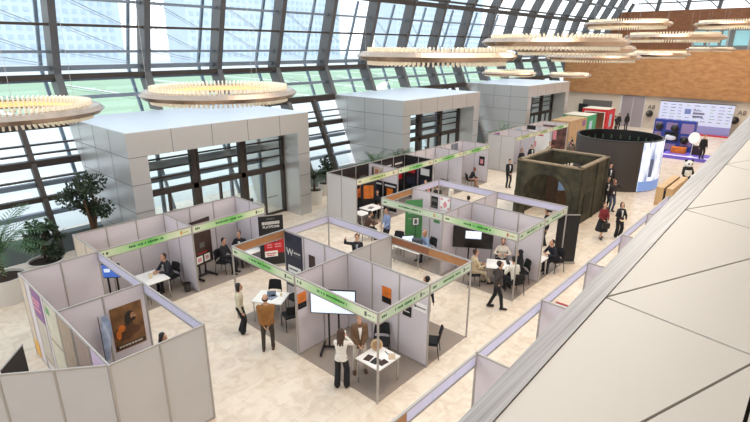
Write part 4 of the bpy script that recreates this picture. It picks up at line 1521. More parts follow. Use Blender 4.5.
# meeting table papers
for i, (x, y, r, lab) in enumerate([(15.35, 7.95, .3, 'sheet of paper on the meeting table by the seated man in beige'), (15.6, 7.85, -.3, 'sheet of paper in the middle of the meeting table'), (15.55, 7.6, .8, 'sheet of paper on the meeting table by the man in white with his back turned')]):
    item('paper_sheet', MB().box(-.15, -.1, 0, .15, .1, .003), PAPER, lab, 'paper', (x, y, Z74 + .0005 * i), r, 'sheets on the meeting table')
item('clutch_bag', MB().box(-.11, -.05, 0, .11, .05, .08), BLACK, 'small black bag on the meeting table', 'bag', (15.75, 7.62, Z74), .7)
item('laptop_base', MB().box(-.15, -.11, 0, .15, .11, .02), mat('grey_laptop', (110, 112, 118), .4), 'grey tablet on the white table of the nearest black booth', 'tablet', (17.2, 15.8, Z74), .3)
item('red_sign_board', MB().box(-.28, -.02, 0, .28, .02, .05).box(-.28, -.03, .05, .28, .03, .07, 1), [PAPER, mat('dark_red_print', (150, 36, 42), .5)], 'red and white board lying on the wall top of the row below the balcony', 'board', (10.73, 3.6, HT), PI / 2)
# ---- chairs
chair(9.12, 7.98, 215, 'black chair against the side wall of the front central booth')
chair(8.75, 12.42, 215, 'black chair at the far end of the papers table')
chair(8.35, 11.0, 70, 'black chair at the near end of the papers table, beside the orange poster')
chair(9.15, 11.8, 180, 'black chair under the navy banner at the papers table')
chair(10.1, 6.98, 120, 'lone black chair in the right booth of the central island')
chair(7.15, 16.3, 190, 'black chair under the man at the white table of the left row')
chair(9.14, 16.05, -60, 'black chair under the man sitting sideways by the dark red display')
chair(10.1, 16.35, 228, 'black chair under the man behind the small white table')
chair(15.3, 14.35, -30, 'black chair under the man in brown in the aisle')
chair(15.45, 11.0, 165, 'black chair under the fair haired person at the computer desk')
chair(15.1, 12.35, 200, 'black chair at the left end of the computer desk')
chair(14.7, 8.45, -35, 'black chair under the man in beige at the meeting table')
chair(16.36, 8.20, 208, 'black chair under the bearded man in white at the meeting table')
chair(16.02, 7.22, 140, 'black chair under the woman in black at the meeting table')
chair(15.1, 6.98, 62, 'black chair under the man in white with his back turned')
chair(17.89, 6.70, 152, 'black chair under the man in dark suit in the right booth of the second island')
chair(26.2, 15.7, -40, 'black chair under the seated woman of the end booth')
chair(18.2, 16.3, 215, 'black chair behind the table of the nearest black booth')
chair(16.95, 16.55, 250, 'black chair at the left of the table in the nearest black booth')


# ================================================================== PLANTS
def pot(t, R, h):
    MB().lathe([(0, 0), (R * .86, 0), (R, h), (R - .05, h), (R - .06, h - .1), (0, h - .1)], 32).build('planter', POT, t, False)
    MB().lathe([(0, h - .09), (R - .06, h - .09)], 24).build('soil', SOIL, t)


def leaf(mb, p, d, L, w, rnd):
    d = d.normalized()
    s_ = d.cross(V((rnd.uniform(-1, 1), rnd.uniform(-1, 1), rnd.uniform(.2, 1)))).normalized() * w
    q = p + d * L
    m_ = p + d * L * .5 + V((0, 0, L * .08))
    mb.add([p, m_ + s_, q, m_ - s_], [(0, 1, 2, 3)])


def shrub(x, y, R, h, label, crown, cr, n, seed, trunk_r=.04, z_crown=None, leaf_l=.16, material=None, fork=3):
    rnd = random.Random(seed)
    t = thing('potted_shrub', label, 'plant', (x, y, 0))
    pot(t, R, h)
    zc = z_crown if z_crown else h + crown * .6
    tr = MB()
    tips = []
    for k in range(fork):
        a = rnd.uniform(0, 6.28)
        e = V((math.cos(a) * cr * .45, math.sin(a) * cr * .45, zc + rnd.uniform(-.1, .3) * crown))
        m_ = V((e.x * .25, e.y * .25, h + (zc - h) * .5))
        tr.tube((0, 0, h - .1), m_, trunk_r, trunk_r * .8, 8)
        tr.tube(m_, e, trunk_r * .8, trunk_r * .4, 8)
        tips.append(e)
    tr.build('trunk', BARK, t)
    mb = MB()
    clumps = []
    for k in range(16):
        a, b_ = rnd.uniform(0, 6.28), rnd.uniform(-1, 1)
        r = (rnd.random() ** .5)
        clumps.append((V((math.cos(a) * cr * r * (1 - .3 * abs(b_)), math.sin(a) * cr * r * (1 - .3 * abs(b_)), zc + b_ * crown * .5)), rnd.uniform(.22, .4) * cr))
    for i in range(n):
        c, r = clumps[i % 16]
        o = V((rnd.gauss(0, 1), rnd.gauss(0, 1), rnd.gauss(0, .8)))
        o = o.normalized() * r * rnd.random() ** .4
        leaf(mb, c + o, o + V((0, 0, rnd.uniform(-.6, .6) * r)), leaf_l * rnd.uniform(.7, 1.3), leaf_l * .34, rnd)
    mb.build('foliage', material or LEAF, t)
    return t


def palm(x, y, R, h, label, seed, fr=16, L=1.5, zc=1.6, material=None):
    rnd = random.Random(seed)
    t = thing('potted_palm', label, 'plant', (x, y, 0))
    pot(t, R, h)
    MB().tube((0, 0, h - .1), (0, 0, zc), .07, .05, 10).build('trunk', BARK, t)
    mb = MB()
    for k in range(fr):
        a = 2 * PI * k / fr + rnd.uniform(-.2, .2)
        el = rnd.uniform(.5, 1.35)
        p = V((0, 0, zc - .2))
        d = V((math.cos(a) * math.cos(el), math.sin(a) * math.cos(el), math.sin(el)))
        seg = 9
        for i in range(seg):
            q = p + d * (L / seg)
            mb.tube(p, q, .012, .009, 4)
            sd = d.cross(V((0, 0, 1))).normalized()
            for sg in (-1, 1):
                dd = (d * .6 + sd * sg + V((0, 0, -.15))).normalized()
                ll = .34 * math.sin(PI * (i + 1.2) / (seg + 2)) * L / 1.5 + .06
                for off in (0, .5):
                    b0 = p.lerp(q, off)
                    wv = d * .028
                    mb.add([b0 - wv, b0 + dd * ll * .5 + wv * .6 , b0 + dd * ll, b0 + dd * ll * .5 - wv * .8], [(0, 1, 2, 3)])
            p = q
            d = (d + V((0, 0, -.17))).normalized()
    mb.build('fronds', material or LEAF2, t)
    return t


palm(2.95, 19.55, .66, .9, 'palm in the large white planter at the left edge', 3, 26, 2.0, 1.9)
shrub(4.45, 20.55, .6, .7, 'dark leafy shrub in the white planter between the palm and the tree', 1.15, .62, 900, 5, .03, 1.5, .17)
shrub(6.38, 21.0, .6, .7, 'tree with a thick trunk and dark crown in front of the nearest vestibule side', 1.45, .95, 2300, 8, .09, 2.5, .125, None, 5)
palm(17.4, 20.2, .45, .8, 'dark palm in the white planter right of the nearest vestibule', 11, 16, .95, 1.6, LEAF)
shrub(19.1, 21.1, .5, .7, 'dark bushy plant behind the planter right of the nearest vestibule', 1.0, .5, 600, 14, .03, 1.7, .16)
palm(21.3, 19.2, .5, .8, 'low palm behind the black booth, in front of the middle vestibule side', 16, 16, 1.3, 1.75)
palm(22.9, 18.6, .45, .8, 'thin palm behind the second black booth', 18, 12, 1.2, 1.9)
palm(36.0, 18.9, .5, .8, 'palm behind the first farther booth, left of the farthest vestibule', 19, 14, 1.4, 1.8)

# ================================================================== GATE REPLICA, LED CYLINDER, FAR STANDS
AX0, AX1, AY0, AY1, AZ = 23.35, 27.2, 8.05, 11.3, 2.86
t = thing('gate_replica', 'dark weathered stone gate replica with an arched opening', 'gate', (AX0, AY0, 0))
aw, ad = AY1 - AY0, AX1 - AX0


def arch_wall(y0, y1, spring, top_z, x0, x1, nm, oy0, oy1):
    n = 14
    c, r = (oy0 + oy1) / 2, (oy1 - oy0) / 2
    prof = [(y0, 0), (oy0, 0), (oy0, spring)] + [(c - r * math.cos(PI * i / n), spring + r * math.sin(PI * i / n)) for i in range(1, n)] + [(oy1, spring), (oy1, 0), (y1, 0), (y1, top_z), (y0, top_z)]
    vs_ = [(x0, y, z) for y, z in prof] + [(x1, y, z) for y, z in prof]
    k = len(prof)
    mb = MB()
    import mathutils.geometry as mg
    tri = mg.tessellate_polygon([[V((y, z, 0)) for y, z in prof]])
    fs_ = []
    for a, b_, c_ in tri:
        fs_.append((a, b_, c_))
        fs_.append((k + c_, k + b_, k + a))
    for i in range(k):
        j = (i + 1) % k
        fs_.append((i, j, k + j, k + i))
    mb.add(vs_, fs_)
    return mb.build(nm, ARCH, t)


arch_wall(0, aw, 1.25, AZ, 0, .3, 'front_wall', .55, aw - .5)
arch_wall(0, aw, 1.25, AZ, ad - .3, ad, 'back_wall', .55, aw - .5)
for a, b_ in ((0, .3), (aw - .3, aw)):
    mb = MB().box(.3, a, 0, ad - .3, b_, AZ)
    mb.build('side_wall', ARCH, t)
for (a, b_) in (((0, 0), (0, aw)), ((ad, 0), (ad, aw)), ((0, 0), (ad, 0)), ((0, aw), (ad, aw))):
    ix = .10 if a[0] == 0 and b_[0] == 0 else (-.10 if a[0] == b_[0] else 0)
    iy = .10 if a[1] == 0 and b_[1] == 0 else (-.10 if a[1] == b_[1] else 0)
    MB().bar((a[0] + ix, a[1] + iy, AZ + .03), (b_[0] + ix, b_[1] + iy, AZ + .03), .24, .07).build('rim', ARCH_RIM, t)
mb = MB()
n = 18
c, r = aw / 2 + .025, (aw - 1.05) / 2
for i in range(n):
    a1, a2 = PI * i / n, PI * (i + 1) / n
    q = []
    for rr in (r + .02, r + .26):
        for aa in (a1, a2):
            q.append((c - rr * math.cos(aa), 1.25 + rr * math.sin(aa)))
    mb.hexa([(-.06, q[0][0], q[0][1]), (0, q[0][0], q[0][1]), (0, q[1][0], q[1][1]), (-.06, q[1][0], q[1][1]),
             (-.06, q[2][0], q[2][1]), (0, q[2][0], q[2][1]), (0, q[3][0], q[3][1]), (-.06, q[3][0], q[3][1])])
mb.build('arch_moulding', ARCH, t)
for y in (.12, aw - .12):
    MB().box(-.05, y - .12, 0, 0, y + .12, 1.3).build('pilaster', ARCH, t)
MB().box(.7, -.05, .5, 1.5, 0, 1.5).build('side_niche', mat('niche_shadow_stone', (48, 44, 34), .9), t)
for x in (.2, 2.2, 3.6):
    MB().box(x - .12, -.05, 0, x + .12, 0, AZ).build('buttress', ARCH, t)
rollup('picture_board', 'blue and white mountain picture board seen through the gate arch', 26.0, 9.35, 222, 1.5, 1.9, mat('mountain_print', (150, 180, 220), .5, var=.3, scale=3), [(-.75, .07, .75, 1.05, mat('brown_picture', (96, 70, 48), .6, var=.4, scale=5), 'brown_lower_picture')], cat='banner')
rollup('picture_board', 'dark brown board at the left inside the gate replica', 26.1, 10.4, 222, .8, 2.0, mat('umber_print', (78, 58, 40), .6, var=.4, scale=5), cat='banner')

KX, KY, KR, KZ = 33.75, 9.62, 2.52, 3.0
t = thing('led_cylinder', 'large dark cylindrical pavilion with a lit street picture on its right side', 'pavilion', (KX, KY, 0))
a0, a1 = math.radians(222 + 16), math.radians(222 + 118)


def shell(A, B, r0, r1, z0, z1, n):
    mb = MB()
    pr = []
    for i in range(n + 1):
        a = A + (B - A) * i / n
        for r, z in ((r0, z0), (r1, z0), (r1, z1), (r0, z1)):
            pr.append((r * math.cos(a), r * math.sin(a), z))
    fs_ = []
    for i in range(n):
        for k in range(4):
            w = (k + 1) % 4
            fs_.append((i * 4 + k, (i + 1) * 4 + k, (i + 1) * 4 + w, i * 4 + w))
    fs_ += [(3, 2, 1, 0), (n * 4, n * 4 + 1, n * 4 + 2, n * 4 + 3)]
    mb.add(pr, fs_)
    return mb


shell(0, 2 * PI, KR - .12, KR - .02, 0, KZ, 72).build('pavilion_wall', BLACK, t)
MB().lathe([(0, .02), (KR - .12, .02)], 48).build('pavilion_floor', BLACK, t)
shell(0, 2 * PI, KR - .02, KR, 0.0, KZ, 72).build('dark_cladding', LED_OFF, t)
shell(0, 2 * PI, KR - .12, KR + .01, KZ, KZ + .05, 72).build('rim', BLACK, t)
for i in range(26):
    a = 2 * PI * i / 26
    MB().box((KR - .2) * math.cos(a) - .04, (KR - .2) * math.sin(a) - .04, KZ - .55, (KR - .2) * math.cos(a) + .04, (KR - .2) * math.sin(a) + .04, KZ - .3).build('inner_lamp', mat('green_grey_lamp', (70, 96, 70), .5), t)
LEDM = bpy.data.materials.new('lit_street_picture')
LEDM.use_nodes = True
nt = LEDM.node_tree
bs = nt.nodes['Principled BSDF']
tc = nt.nodes.new('ShaderNodeTexCoord')
mp = nt.nodes.new('ShaderNodeMapping')
mp.inputs['Scale'].default_value = (2.2, 2.2, .5)
nz = nt.nodes.new('ShaderNodeTexNoise')
nz.inputs['Scale'].default_value = 1.6
nt.links.new(tc.outputs['Object'], mp.inputs[0])
nt.links.new(mp.outputs[0], nz.inputs['Vector'])
rp = nt.nodes.new('ShaderNodeValToRGB')
rp.color_ramp.elements[0].position = .36
rp.color_ramp.elements[0].color = lin((120, 138, 178))
rp.color_ramp.elements[1].position = .56
rp.color_ramp.elements[1].color = lin((226, 234, 250))
nt.links.new(nz.outputs['Fac'], rp.inputs[0])
nt.links.new(rp.outputs[0], bs.inputs['Base Color'])
nt.links.new(rp.outputs[0], bs.inputs['Emission Color'])
bs.inputs['Emission Strength'].default_value = .8
A0 = math.radians(222 + 7)
A1 = math.radians(222 + 120)
shell(A0, A1, KR + .0, KR + .04, .04, KZ, 40).build('lit_screen', LEDM, t)
DKW = mat('picture_window_blue', (92, 104, 138), .4, emit=.35)
for i, aa in enumerate((.12, .42, .66, .86)):
    a = A0 + (A1 - A0) * aa
    shell(a, a + .12, KR + .04, KR + .05, .9, 2.0, 5).build('picture_window', DKW, t)
shell(A0, A1, KR + .04, KR + .048, .05, .65, 40).build('picture_street', mat('picture_street_blue', (120, 152, 214), .4, emit=.55), t)

# wooden crate counters beside the balcony edge
t = thing('wooden_counter', 'pale wooden counter with a black gap on top near the balcony edge', 'counter', (31.9, 5.95, 0))
WD = mat('pale_plywood', (206, 170, 124), .55, var=.12, scale=3)
MB().box(-1.8, -.08, 0, 1.8, .3, 1.02).build('long_box', WD, t)
MB().box(-1.8, -.5, 0, 1.8, -.2, 1.02).build('long_box', WD, t)
MB().box(-1.75, -.2, 0, 1.75, -.08, .86).build('black_gap', BLACK, t)


# cube stands at the far left
def cube_stand(label, x, y, w, d, h, m, inside, rot, side):
    t = thing('cube_stand', label, 'exhibition stand', (x, y, 0), rot, 'open coloured cube stands')
    th = .3
    MB().box(0, 0, 0, th, d, h).build('side_frame', m, t)
    MB().box(w - th, 0, 0, w, d, h).build('side_frame', m, t)
    MB().box(th, 0, h - th, w - th, d, h).build('top_frame', m, t)
    MB().box(0, 0, h, w, d, h + .03).build('roof_sheet', mat('cream_roof', (214, 204, 186), .6), t)
    MB().box(th, d - .1, 0, w - th, d, h - th).build('back_panel', inside, t)
    MB().box(w, d * .3, .7, w + .02, d * .6, h - .5).build('side_print', side, t)
    mb = MB()
    mb.box(th - .06, -.02, 0, th, 0, h - th + .06)
    mb.box(w - th, -.02, 0, w - th + .06, 0, h - th + .06)
    mb.box(th, -.02, h - th, w - th, 0, h - th + .06)
    mb.build('white_edging', WHITE, t)
    return t


GRN = mat('bright_green_paint', (44, 150, 100), .5)
REDP = mat('bright_red_paint', (196, 36, 44), .5)
BLUEP = mat('pale_blue_print', (120, 160, 206), .5)
cube_stand('green framed cube stand with white roof beyond the farther booths', 46.4, 18.4, 2.2, 2.5, 2.4, GRN, WD, -PI / 2 - .0, BLUEP)
cube_stand('red framed cube stand beside the grey end wall door', 52.3, 18.8, 2.5, 2.2, 2.45, REDP, mat('tan_inside', (176, 150, 120), .6), -PI / 2, BLUEP)
t = thing('wooden_kiosk', 'pale wooden kiosk with a purple emblem in front of the green cube stand', 'kiosk', (42.2, 16.0, 0), 0)
MB().box(0, 0, 0, 3.7, 1.7, 2.4).build('kiosk_body', mat('kiosk_wood', (186, 152, 112), .55, var=.12, scale=2), t)
for x in (.6, 1.2, 1.8, 2.4, 3.0):
    MB().box(x, -.01, 0, x + .02, 0, 2.45).build('board_joint', SEAM, t)
MB().box(2.7, -.02, 1.7, 3.4, 0, 2.2).build('emblem', PURPLE, t)
# blue kiosk, stage, media backdrop
t = thing('media_backdrop', 'wide pale blue media backdrop with rows of small logos on the end wall', 'backdrop', (59.0, 10.1, 0), -PI / 2)
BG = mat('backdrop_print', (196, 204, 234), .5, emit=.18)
MB().box(-3.2, -.06, .1, 3.2, 0, 3.05).build('printed_face', BG, t)
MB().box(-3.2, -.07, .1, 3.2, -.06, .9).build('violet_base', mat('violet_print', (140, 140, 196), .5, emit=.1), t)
MB().box(-3.25, -.5, 0, 3.25, 0, .1).build('red_plinth', RED, t)
MB().box(-3.26, -.05, 3.05, 3.26, .02, 3.12).build('top_bar', BLACK, t)
DK = mat('dark_violet_ink', (70, 60, 100), .5)
rnd = random.Random(4)
for j, z in enumerate((2.8, 2.5, 2.2, 1.9, 1.6, 1.3)):
    for k in range(9):
        x = -2.9 + k * .7
        if j in (1, 2, 3) and -.9 < x < .8:
            continue
        lines(t, x, x + rnd.uniform(.25, .5), z, .07, [DK, mat('soft_blue_ink', (110, 130, 190), .5), mat('soft_green_ink', (120, 170, 140), .5)][rnd.randrange(3)], 'small_logo', j * 20 + k, -.06)
MB().box(-.9, -.075, 1.95, -.35, -.06, 2.45).build('main_emblem', mat('soft_blue_ink', (110, 130, 190), .5), t)
text_mesh('Baku', 'title_lettering', .36, DK, t, (-.15, -.065, 2.38), (PI / 2, 0, 0), .004, 'LEFT')
lines(t, -.15, .85, 2.06, .2, DK, 'title_line', 61, -.06)
lines(t, -.15, .75, 1.74, .2, DK, 'title_line', 62, -.06)
t = thing('blue_display_unit', 'blue display unit with shelves of round dark exhibits in front of the backdrop', 'display unit', (46.6, 9.2, 0), -PI / 2)
BLU = mat('strong_blue_panel', (44, 66, 160), .45)
BLV = mat('mauve_panel', (150, 128, 176), .5)
MB().box(-1.5, 0, 0, 1.5, .5, 2.7).build('unit_body', BLU, t)
for (a, b_, c_, d_) in ((-1.4, 1.9, -.9, 2.5), (-.6, 1.9, .2, 2.5), (.5, 1.7, 1.4, 2.5), (-1.4, .9, -.9, 1.7), (.6, .7, 1.4, 1.5), (-.5, .3, .3, .8)):
    MB().box(a, -.02, b_, c_, 0, d_).build('mauve_panel', BLV, t)
MB().box(-.6, -.03, 1.0, .4, 0, 1.75).build('lit_window', BLACK, t)
MB().box(-2.6, .1, .0, -1.5, .5, 1.35).build('side_counter', mat('violet_counter', (120, 112, 178), .5), t)
for x, z, lab in ((-1.05, 2.15, 'round dark exhibit high on the left of the blue display unit'), (.1, 2.1, 'round dark exhibit high in the middle of the blue display unit'), (.9, 1.2, 'round dark exhibit on the right of the blue display unit')):
    o = MB().ball((0, 0, 0), .3, .3, .3, 14, 9).ball((.22, -.08, 0), .16, .16, .16, 10, 6, 1).build('globe_exhibit', [BLACK, GREY_INK], None, True, (46.6 - .3, 9.2 - x, z))
    tag(o, lab, 'exhibit', 'dark exhibits of the blue display unit')
o = tag(MB().ball((0, 0, 0), .42, .16, .2, 16, 8).ball((.2, 0, .1), .2, .14, .14, 12, 6).build('white_model_car', mat('gloss_white', (226, 232, 246), .3), None, True, (46.35, 9.3, 1.3), PI / 2), 'white rounded model in the lit window of the blue display unit', 'model')
t = thing('stage', 'low violet lit stage in front of the blue display unit', 'stage', (45.0, 7.7, 0), -PI / 2)
MB().box(-1.6, -.6, 0, 1.9, 1.2, .3).build('stage_deck', mat('violet_stage', (112, 92, 190), .4, emit=.25), t)
MB().box(-1.6, -.64, .26, 1.9, -.6, .32).build('white_edge', mat('lit_edge', (230, 226, 250), .4, emit=.5), t)
MB().box(-1.2, .3, .3, -.2, .9, .75).build('orange_block', ORANGE, t)
MB().box(0.2, .5, .3, .9, .9, 1.0).build('dark_cabinet', mat('dark_cabinet', (52, 34, 40), .5), t)
t = thing('round_reflector', 'round white reflector disc on a stand beside the man in black on the stage', 'reflector', (44.6, 7.35, .3), math.radians(222 + 90))
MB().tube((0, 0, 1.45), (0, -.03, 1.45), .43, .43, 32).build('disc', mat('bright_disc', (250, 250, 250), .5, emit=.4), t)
MB().tube((0, .02, 0), (0, .02, 1.1), .02, .02, 8).build('stand_pole', WHITE, t)
MB().lathe([(0, .02), (.2, .015), (.2, 0), (0, 0)], 16, c=(0, .02, 0)).build('stand_base', WHITE, t)
# panda figure
t = thing('panda_figure', 'black and white panda figure standing near the balcony edge', 'figure', (37.3, 6.15, 0), math.radians(222 + 90))
t.scale = (.8, .8, .8)
PB = mat('panda_black', (30, 28, 30), .8)
PW = mat('panda_white', (236, 234, 230), .8)
mb = MB().ball((0, 0, .75), .36, .3, .45, 16, 10)
mb.build('belly', PW, t, True)
MB().ball((0, 0, 1.02), .37, .31, .2, 16, 10).build('shoulder_band', PB, t, True)
for sx in (-1, 1):
    MB().cap((sx * .3, 0, 1.05), (sx * .42, -.16, .62), .12, .1).build('arm', PB, t, True)
    MB().cap((sx * .18, -.02, .45), (sx * .2, -.06, .1), .15, .13).build('leg', PB, t, True)
hd = MB().ball((0, -.02, 1.42), .33, .29, .29, 18, 12).ball((0, -.27, 1.36), .13, .1, .1, 12, 8).build('head', PW, t, True)
for sx in (-1, 1):
    MB().ball((sx * .25, 0, 1.68), .12, .07, .12, 12, 8).build('ear', PB, hd, True)
    MB().ball((sx * .13, -.25, 1.45), .075, .05, .09, 10, 8).build('eye_patch', PB, hd, True)
MB().ball((0, -.36, 1.4), .045, .03, .03, 8, 6).build('nose', PB, hd, True)

# ================================================================== PEOPLE
def ik(a, tgt, l1, l2, pole):
    a, tgt, pole = V(a), V(tgt), V(pole)
    d = tgt - a
    L = max(1e-4, min(d.length, (l1 + l2) * .995))
    u = d.normalized()
    e = a + u * L
    c = (l1 * l1 + L * L - l2 * l2) / (2 * L)
    h = math.sqrt(max(0, l1 * l1 - c * c))
    p = pole - u * pole.dot(u)
    p = p.normalized() if p.length > 1e-4 else u.orthogonal().normalized()
    return a + u * c + p * h, e


def person(x, y, heading, label, H=1.74, pose='stand', z=0.012, lean=0.0, hands=None, feet=None, hip=None, yaw=0.0, pitch=0.0,
           top=(40, 40, 46), bottom=(36, 36, 42), shoes=SHOE_B, hair='short', hair_m=HAIR, skin=SKIN, female=False, jacket=False,
           shirt=None, badge=False, skirt=None, beard=False, fine=True, hem=None, wide=False, tie=None, group=None, thin=1.0):
    s = H / 1.75
    P0 = thing('person', label, 'person', (x, y, z), math.radians(heading - 90), group)
    R = V((1, 0, 0))
    if pose == 'sit':
        hp = V(hip or (0, 0, .57))
        ft = feet or [(-.11, .42, .08), (.11, .42, .08)]
        hd_ = hands or [(-.14, .36, .72), (.14, .36, .72)]
    else:
        hp = V(hip or (0, 0, .93))
        ft = feet or [(-.10, 0, .08), (.10, .02, .08)]
        hd_ = hands or [(-.27, .04, .80), (.27, .04, .80)]
    la = math.radians(lean)
    U = V((0, math.sin(la), math.cos(la)))
    Fd = V((0, math.cos(la), -math.sin(la)))

    def T(t, xx=0.0, yy=0.0):
        return hp + U * t + R * xx + Fd * yy

    sw = (.140 if female else .160) * thin
    wst = .86 if female else 1.0
    S = lambda v: V(v) * s
    body = MB()
    torso = [(-.10, .13, .095, 0), (-.02, .165, .115, 0), (.10, .145 * wst, .10, 0), (.22, .15 * wst, .105, .005), (.34, .165 * (.94 if female else 1), .12, .01), (.43, .155 * (.92 if female else 1), .10, 0), (.48, .115, .085, 0), (.51, .075, .068, 0), (.53, .055, .055, 0)]
    body.loft([(S(T(t, 0, yy)), R, Fd, rx * s * thin, ry * s * thin) for t, rx, ry, yy in torso])
    nk0, nk1 = T(.49), T(.60, 0, .02)
    body.cap(S(nk0), S(nk1), .056 * s, .052 * s)
    # head frame
    hy, hpi = math.radians(yaw), math.radians(pitch)
    Mh = Matrix.Rotation(hy, 3, 'Z') @ Matrix.Rotation(-hpi, 3, 'X')
    hc = nk1 + Mh @ V((0, .018, .105))

    def Hd(xx, yy, zz):
        return S(hc + Mh @ V((xx, yy, zz)))

    body.ball(S(hc + Mh @ V((0, -.008, .02))), .076 * s, .096 * s, .104 * s, 16, 12, 0, Mh)
    body.cap(Hd(0, .03, -.03), Hd(0, .058, -.09), .060 * s, .034 * s)
    body.cap(Hd(0, .088, .012), Hd(0, .104, -.022), .011 * s, .016 * s, 8)
    for sx in (-1, 1):
        body.cap(Hd(sx * .077, -.012, .02), Hd(sx * .075, -.006, -.022), .02 * s, .014 * s, 8, 0, (Mh @ V((1, 0, 0)), .5))
    arms, legs = [], []
    for i, sx in enumerate((-1, 1)):
        sh = T(.44, sx * sw, 0)
        tgt = V(hd_[i])
        pole = V((sx * .7, -.6, -.5))
        el, wr = ik(sh, tgt, .285, .255, pole)
        arms.append((sh, el, wr))
        body.cap(S(sh), S(el), .050 * s * thin, .038 * s)
        body.cap(S(el), S(wr), .039 * s, .027 * s)
        # hand: palm, four unequal bent fingers, thumb leaving the side of the palm
        d = (wr - el).normalized()
        nrm = d.cross(V((0, 0, 1)))
        nrm = (nrm.normalized() if nrm.length > .1 else V((sx * 1.0, 0, 0)))
        inner_ = (V((-sx, .25, 0)) - d * V((-sx, .25, 0)).dot(d)).normalized()   # palm faces the body
        side = d.cross(inner_).normalized()
        if side.dot(V((0, 1, .3))) < 0:
            side = -side                                                       # thumb side: forwards or up
        pc = wr + d * .05
        body.cap(S(wr), S(wr + d * .07), .027 * s, .034 * s, 10, 0, (inner_, .55))
        for k, (o, L_) in enumerate(((.030, .075), (.010, .085), (-.010, .078), (-.030, .062))):
            b0 = wr + d * .075 + side * o
            b1 = b0 + d * L_ * .5 + inner_ * L_ * .12
            b2 = b1 + d * L_ * .36 + inner_ * L_ * .34
            body.cap(S(b0 - d * .02), S(b1), .0105 * s, .0095 * s, 6)
            body.cap(S(b1), S(b2), .0095 * s, .0085 * s, 6)
        t0 = wr + d * .025 + side * .028
        t1 = t0 + d * .035 + side * .026 + inner_ * .012
        t2 = t1 + d * .03 + side * .006 + inner_ * .012
        body.cap(S(t0), S(t1), .0125 * s, .011 * s, 6)
        body.cap(S(t1), S(t2), .011 * s, .0095 * s, 6)
        hj = T(-.03, sx * .088)
        kn, an = ik(hj, V(ft[i]), .43, .42, V((sx * .12, 1, .15)))
        legs.append((hj, kn, an))
        body.cap(S(hj), S(kn), .084 * s * thin, .055 * s)
        body.cap(S(kn), S(an), .056 * s, .038 * s)
        body.cap(S(an + V((0, -.03, -.045))), S(an + V((sx * .02, .14, -.052))), .034 * s, .028 * s)
    remeshed(body, 'body', skin, P0, .0115 if fine else .016, 1)
    cm = cloth('cloth_%d_%d_%d' % tuple(top), top)
    bm_ = cloth('cloth_%d_%d_%d' % tuple(bottom), bottom)
    sit = pose == 'sit'
    # upper garment
    tm = MB()
    hm = hem if hem is not None else ((-.06 if sit else -.17) if jacket else (-.02 if not sit else .0))
    pad = .026 if jacket else .016
    sec = []
    for t, rx, ry, yy in torso:
        if t > .52:
            continue
        sec.append((t, rx, ry, yy))
    lowt = [(hm, .165 + (.012 if jacket else 0), .118, 0)] if hm < -.03 else [(hm, .158, .112, 0)]
    sec = lowt + [q for q in sec if q[0] > hm + .03]
    sec.append((.525, .066, .062, 0))
    tm.loft([(S(T(t, 0, yy)), R, Fd, (rx * thin + pad) * s, (ry * thin + pad) * s) for t, rx, ry, yy in sec])
    for sh, el, wr in arms:
        tm.cap(S(sh), S(el), (.050 * thin + pad * .75) * s, (.040 + pad * .7) * s)
        w2 = el.lerp(wr, .93)
        tm.cap(S(el), S(w2), (.040 + pad * .7) * s, (.030 + pad * .6) * s)
    remeshed(tm, 'jacket' if jacket else 'top', cm, P0, .019, 2)
    # lower garment
    lm = MB()
    if skirt:
        n = 20
        zt_, zb_ = hp.z + .08, skirt
        secs = []
        for k in range(6):
            f = k / 5
            secs.append((S((0, hp.y * (1 - f), zt_ + (zb_ - zt_) * f)), R, V((0, 1, 0)), (.165 + .13 * f ** .8) * s, (.125 + .15 * f ** .8) * s))
        lm.loft(secs[::-1], n)
        remeshed(lm, 'skirt', bm_, P0, .02, 2)
    else:
        lm.loft([(S(T(t, 0, yy)), R, Fd, (rx * thin + .014) * s, (ry * thin + .014) * s) for t, rx, ry, yy in torso[:3]])
        for hj, kn, an in legs:
            k_ = .018 if wide else .0
            lm.cap(S(hj), S(kn), (.084 * thin + .014) * s, (.060 + .012 + k_) * s)
            lm.cap(S(kn), S(an + V((0, 0, .0))), (.060 + .012 + k_) * s, (.048 + .010 + k_ * 2.0) * s)
        remeshed(lm, 'trousers', bm_, P0, .02, 2)
    for i, (hj, kn, an) in enumerate(legs):
        sx = (-1, 1)[i]
        sm = MB()
        sm.cap(S(an + V((0, -.035, -.035))), S(an + V((sx * .02, .15, -.046))), .044 * s, .034 * s, 12, 0, (V((0, 0, 1)), .9))
        sm.box((an.x - .035) * s, (an.y - .075) * s, (an.z - .08) * s, (an.x + .035 + 0) * s, (an.y + .17) * s, (an.z - .062) * s)
        sm.build('shoe', shoes, P0, True)
    # shirt front, tie, badge
    if shirt is not None:
        sm = MB()
        pts_ = []
        for t, w in ((.50, .050), (.42, .046), (.32, .034), (.22, .020), (.12, .010)):
            yv = {.50: .07, .42: .112, .32: .139, .22: .131, .12: .126}[t] * thin + pad * .9
            for xx in (-w, 0, w):
                pts_.append(S(T(t, xx, yv - abs(xx) * .12)))
        n_ = len(pts_)
        back = [q - Fd * .03 for q in pts_]
        fs_ = []
        for j in range(4):
            for i in range(2):
                q = j * 3 + i
                fs_.append((q, q + 3, q + 4, q + 1))
        for j in range(4):
            for i, (a_, b_) in enumerate(((0, 3), (5, 2))):
                q = j * 3
                fs_.append((q + a_, q + a_ + n_, q + b_ + n_, q + b_))
        sm.add(pts_ + back, fs_)
        sm.build('shirt_front', cloth('cloth_%d_%d_%d' % tuple(shirt), shirt), P0, True)
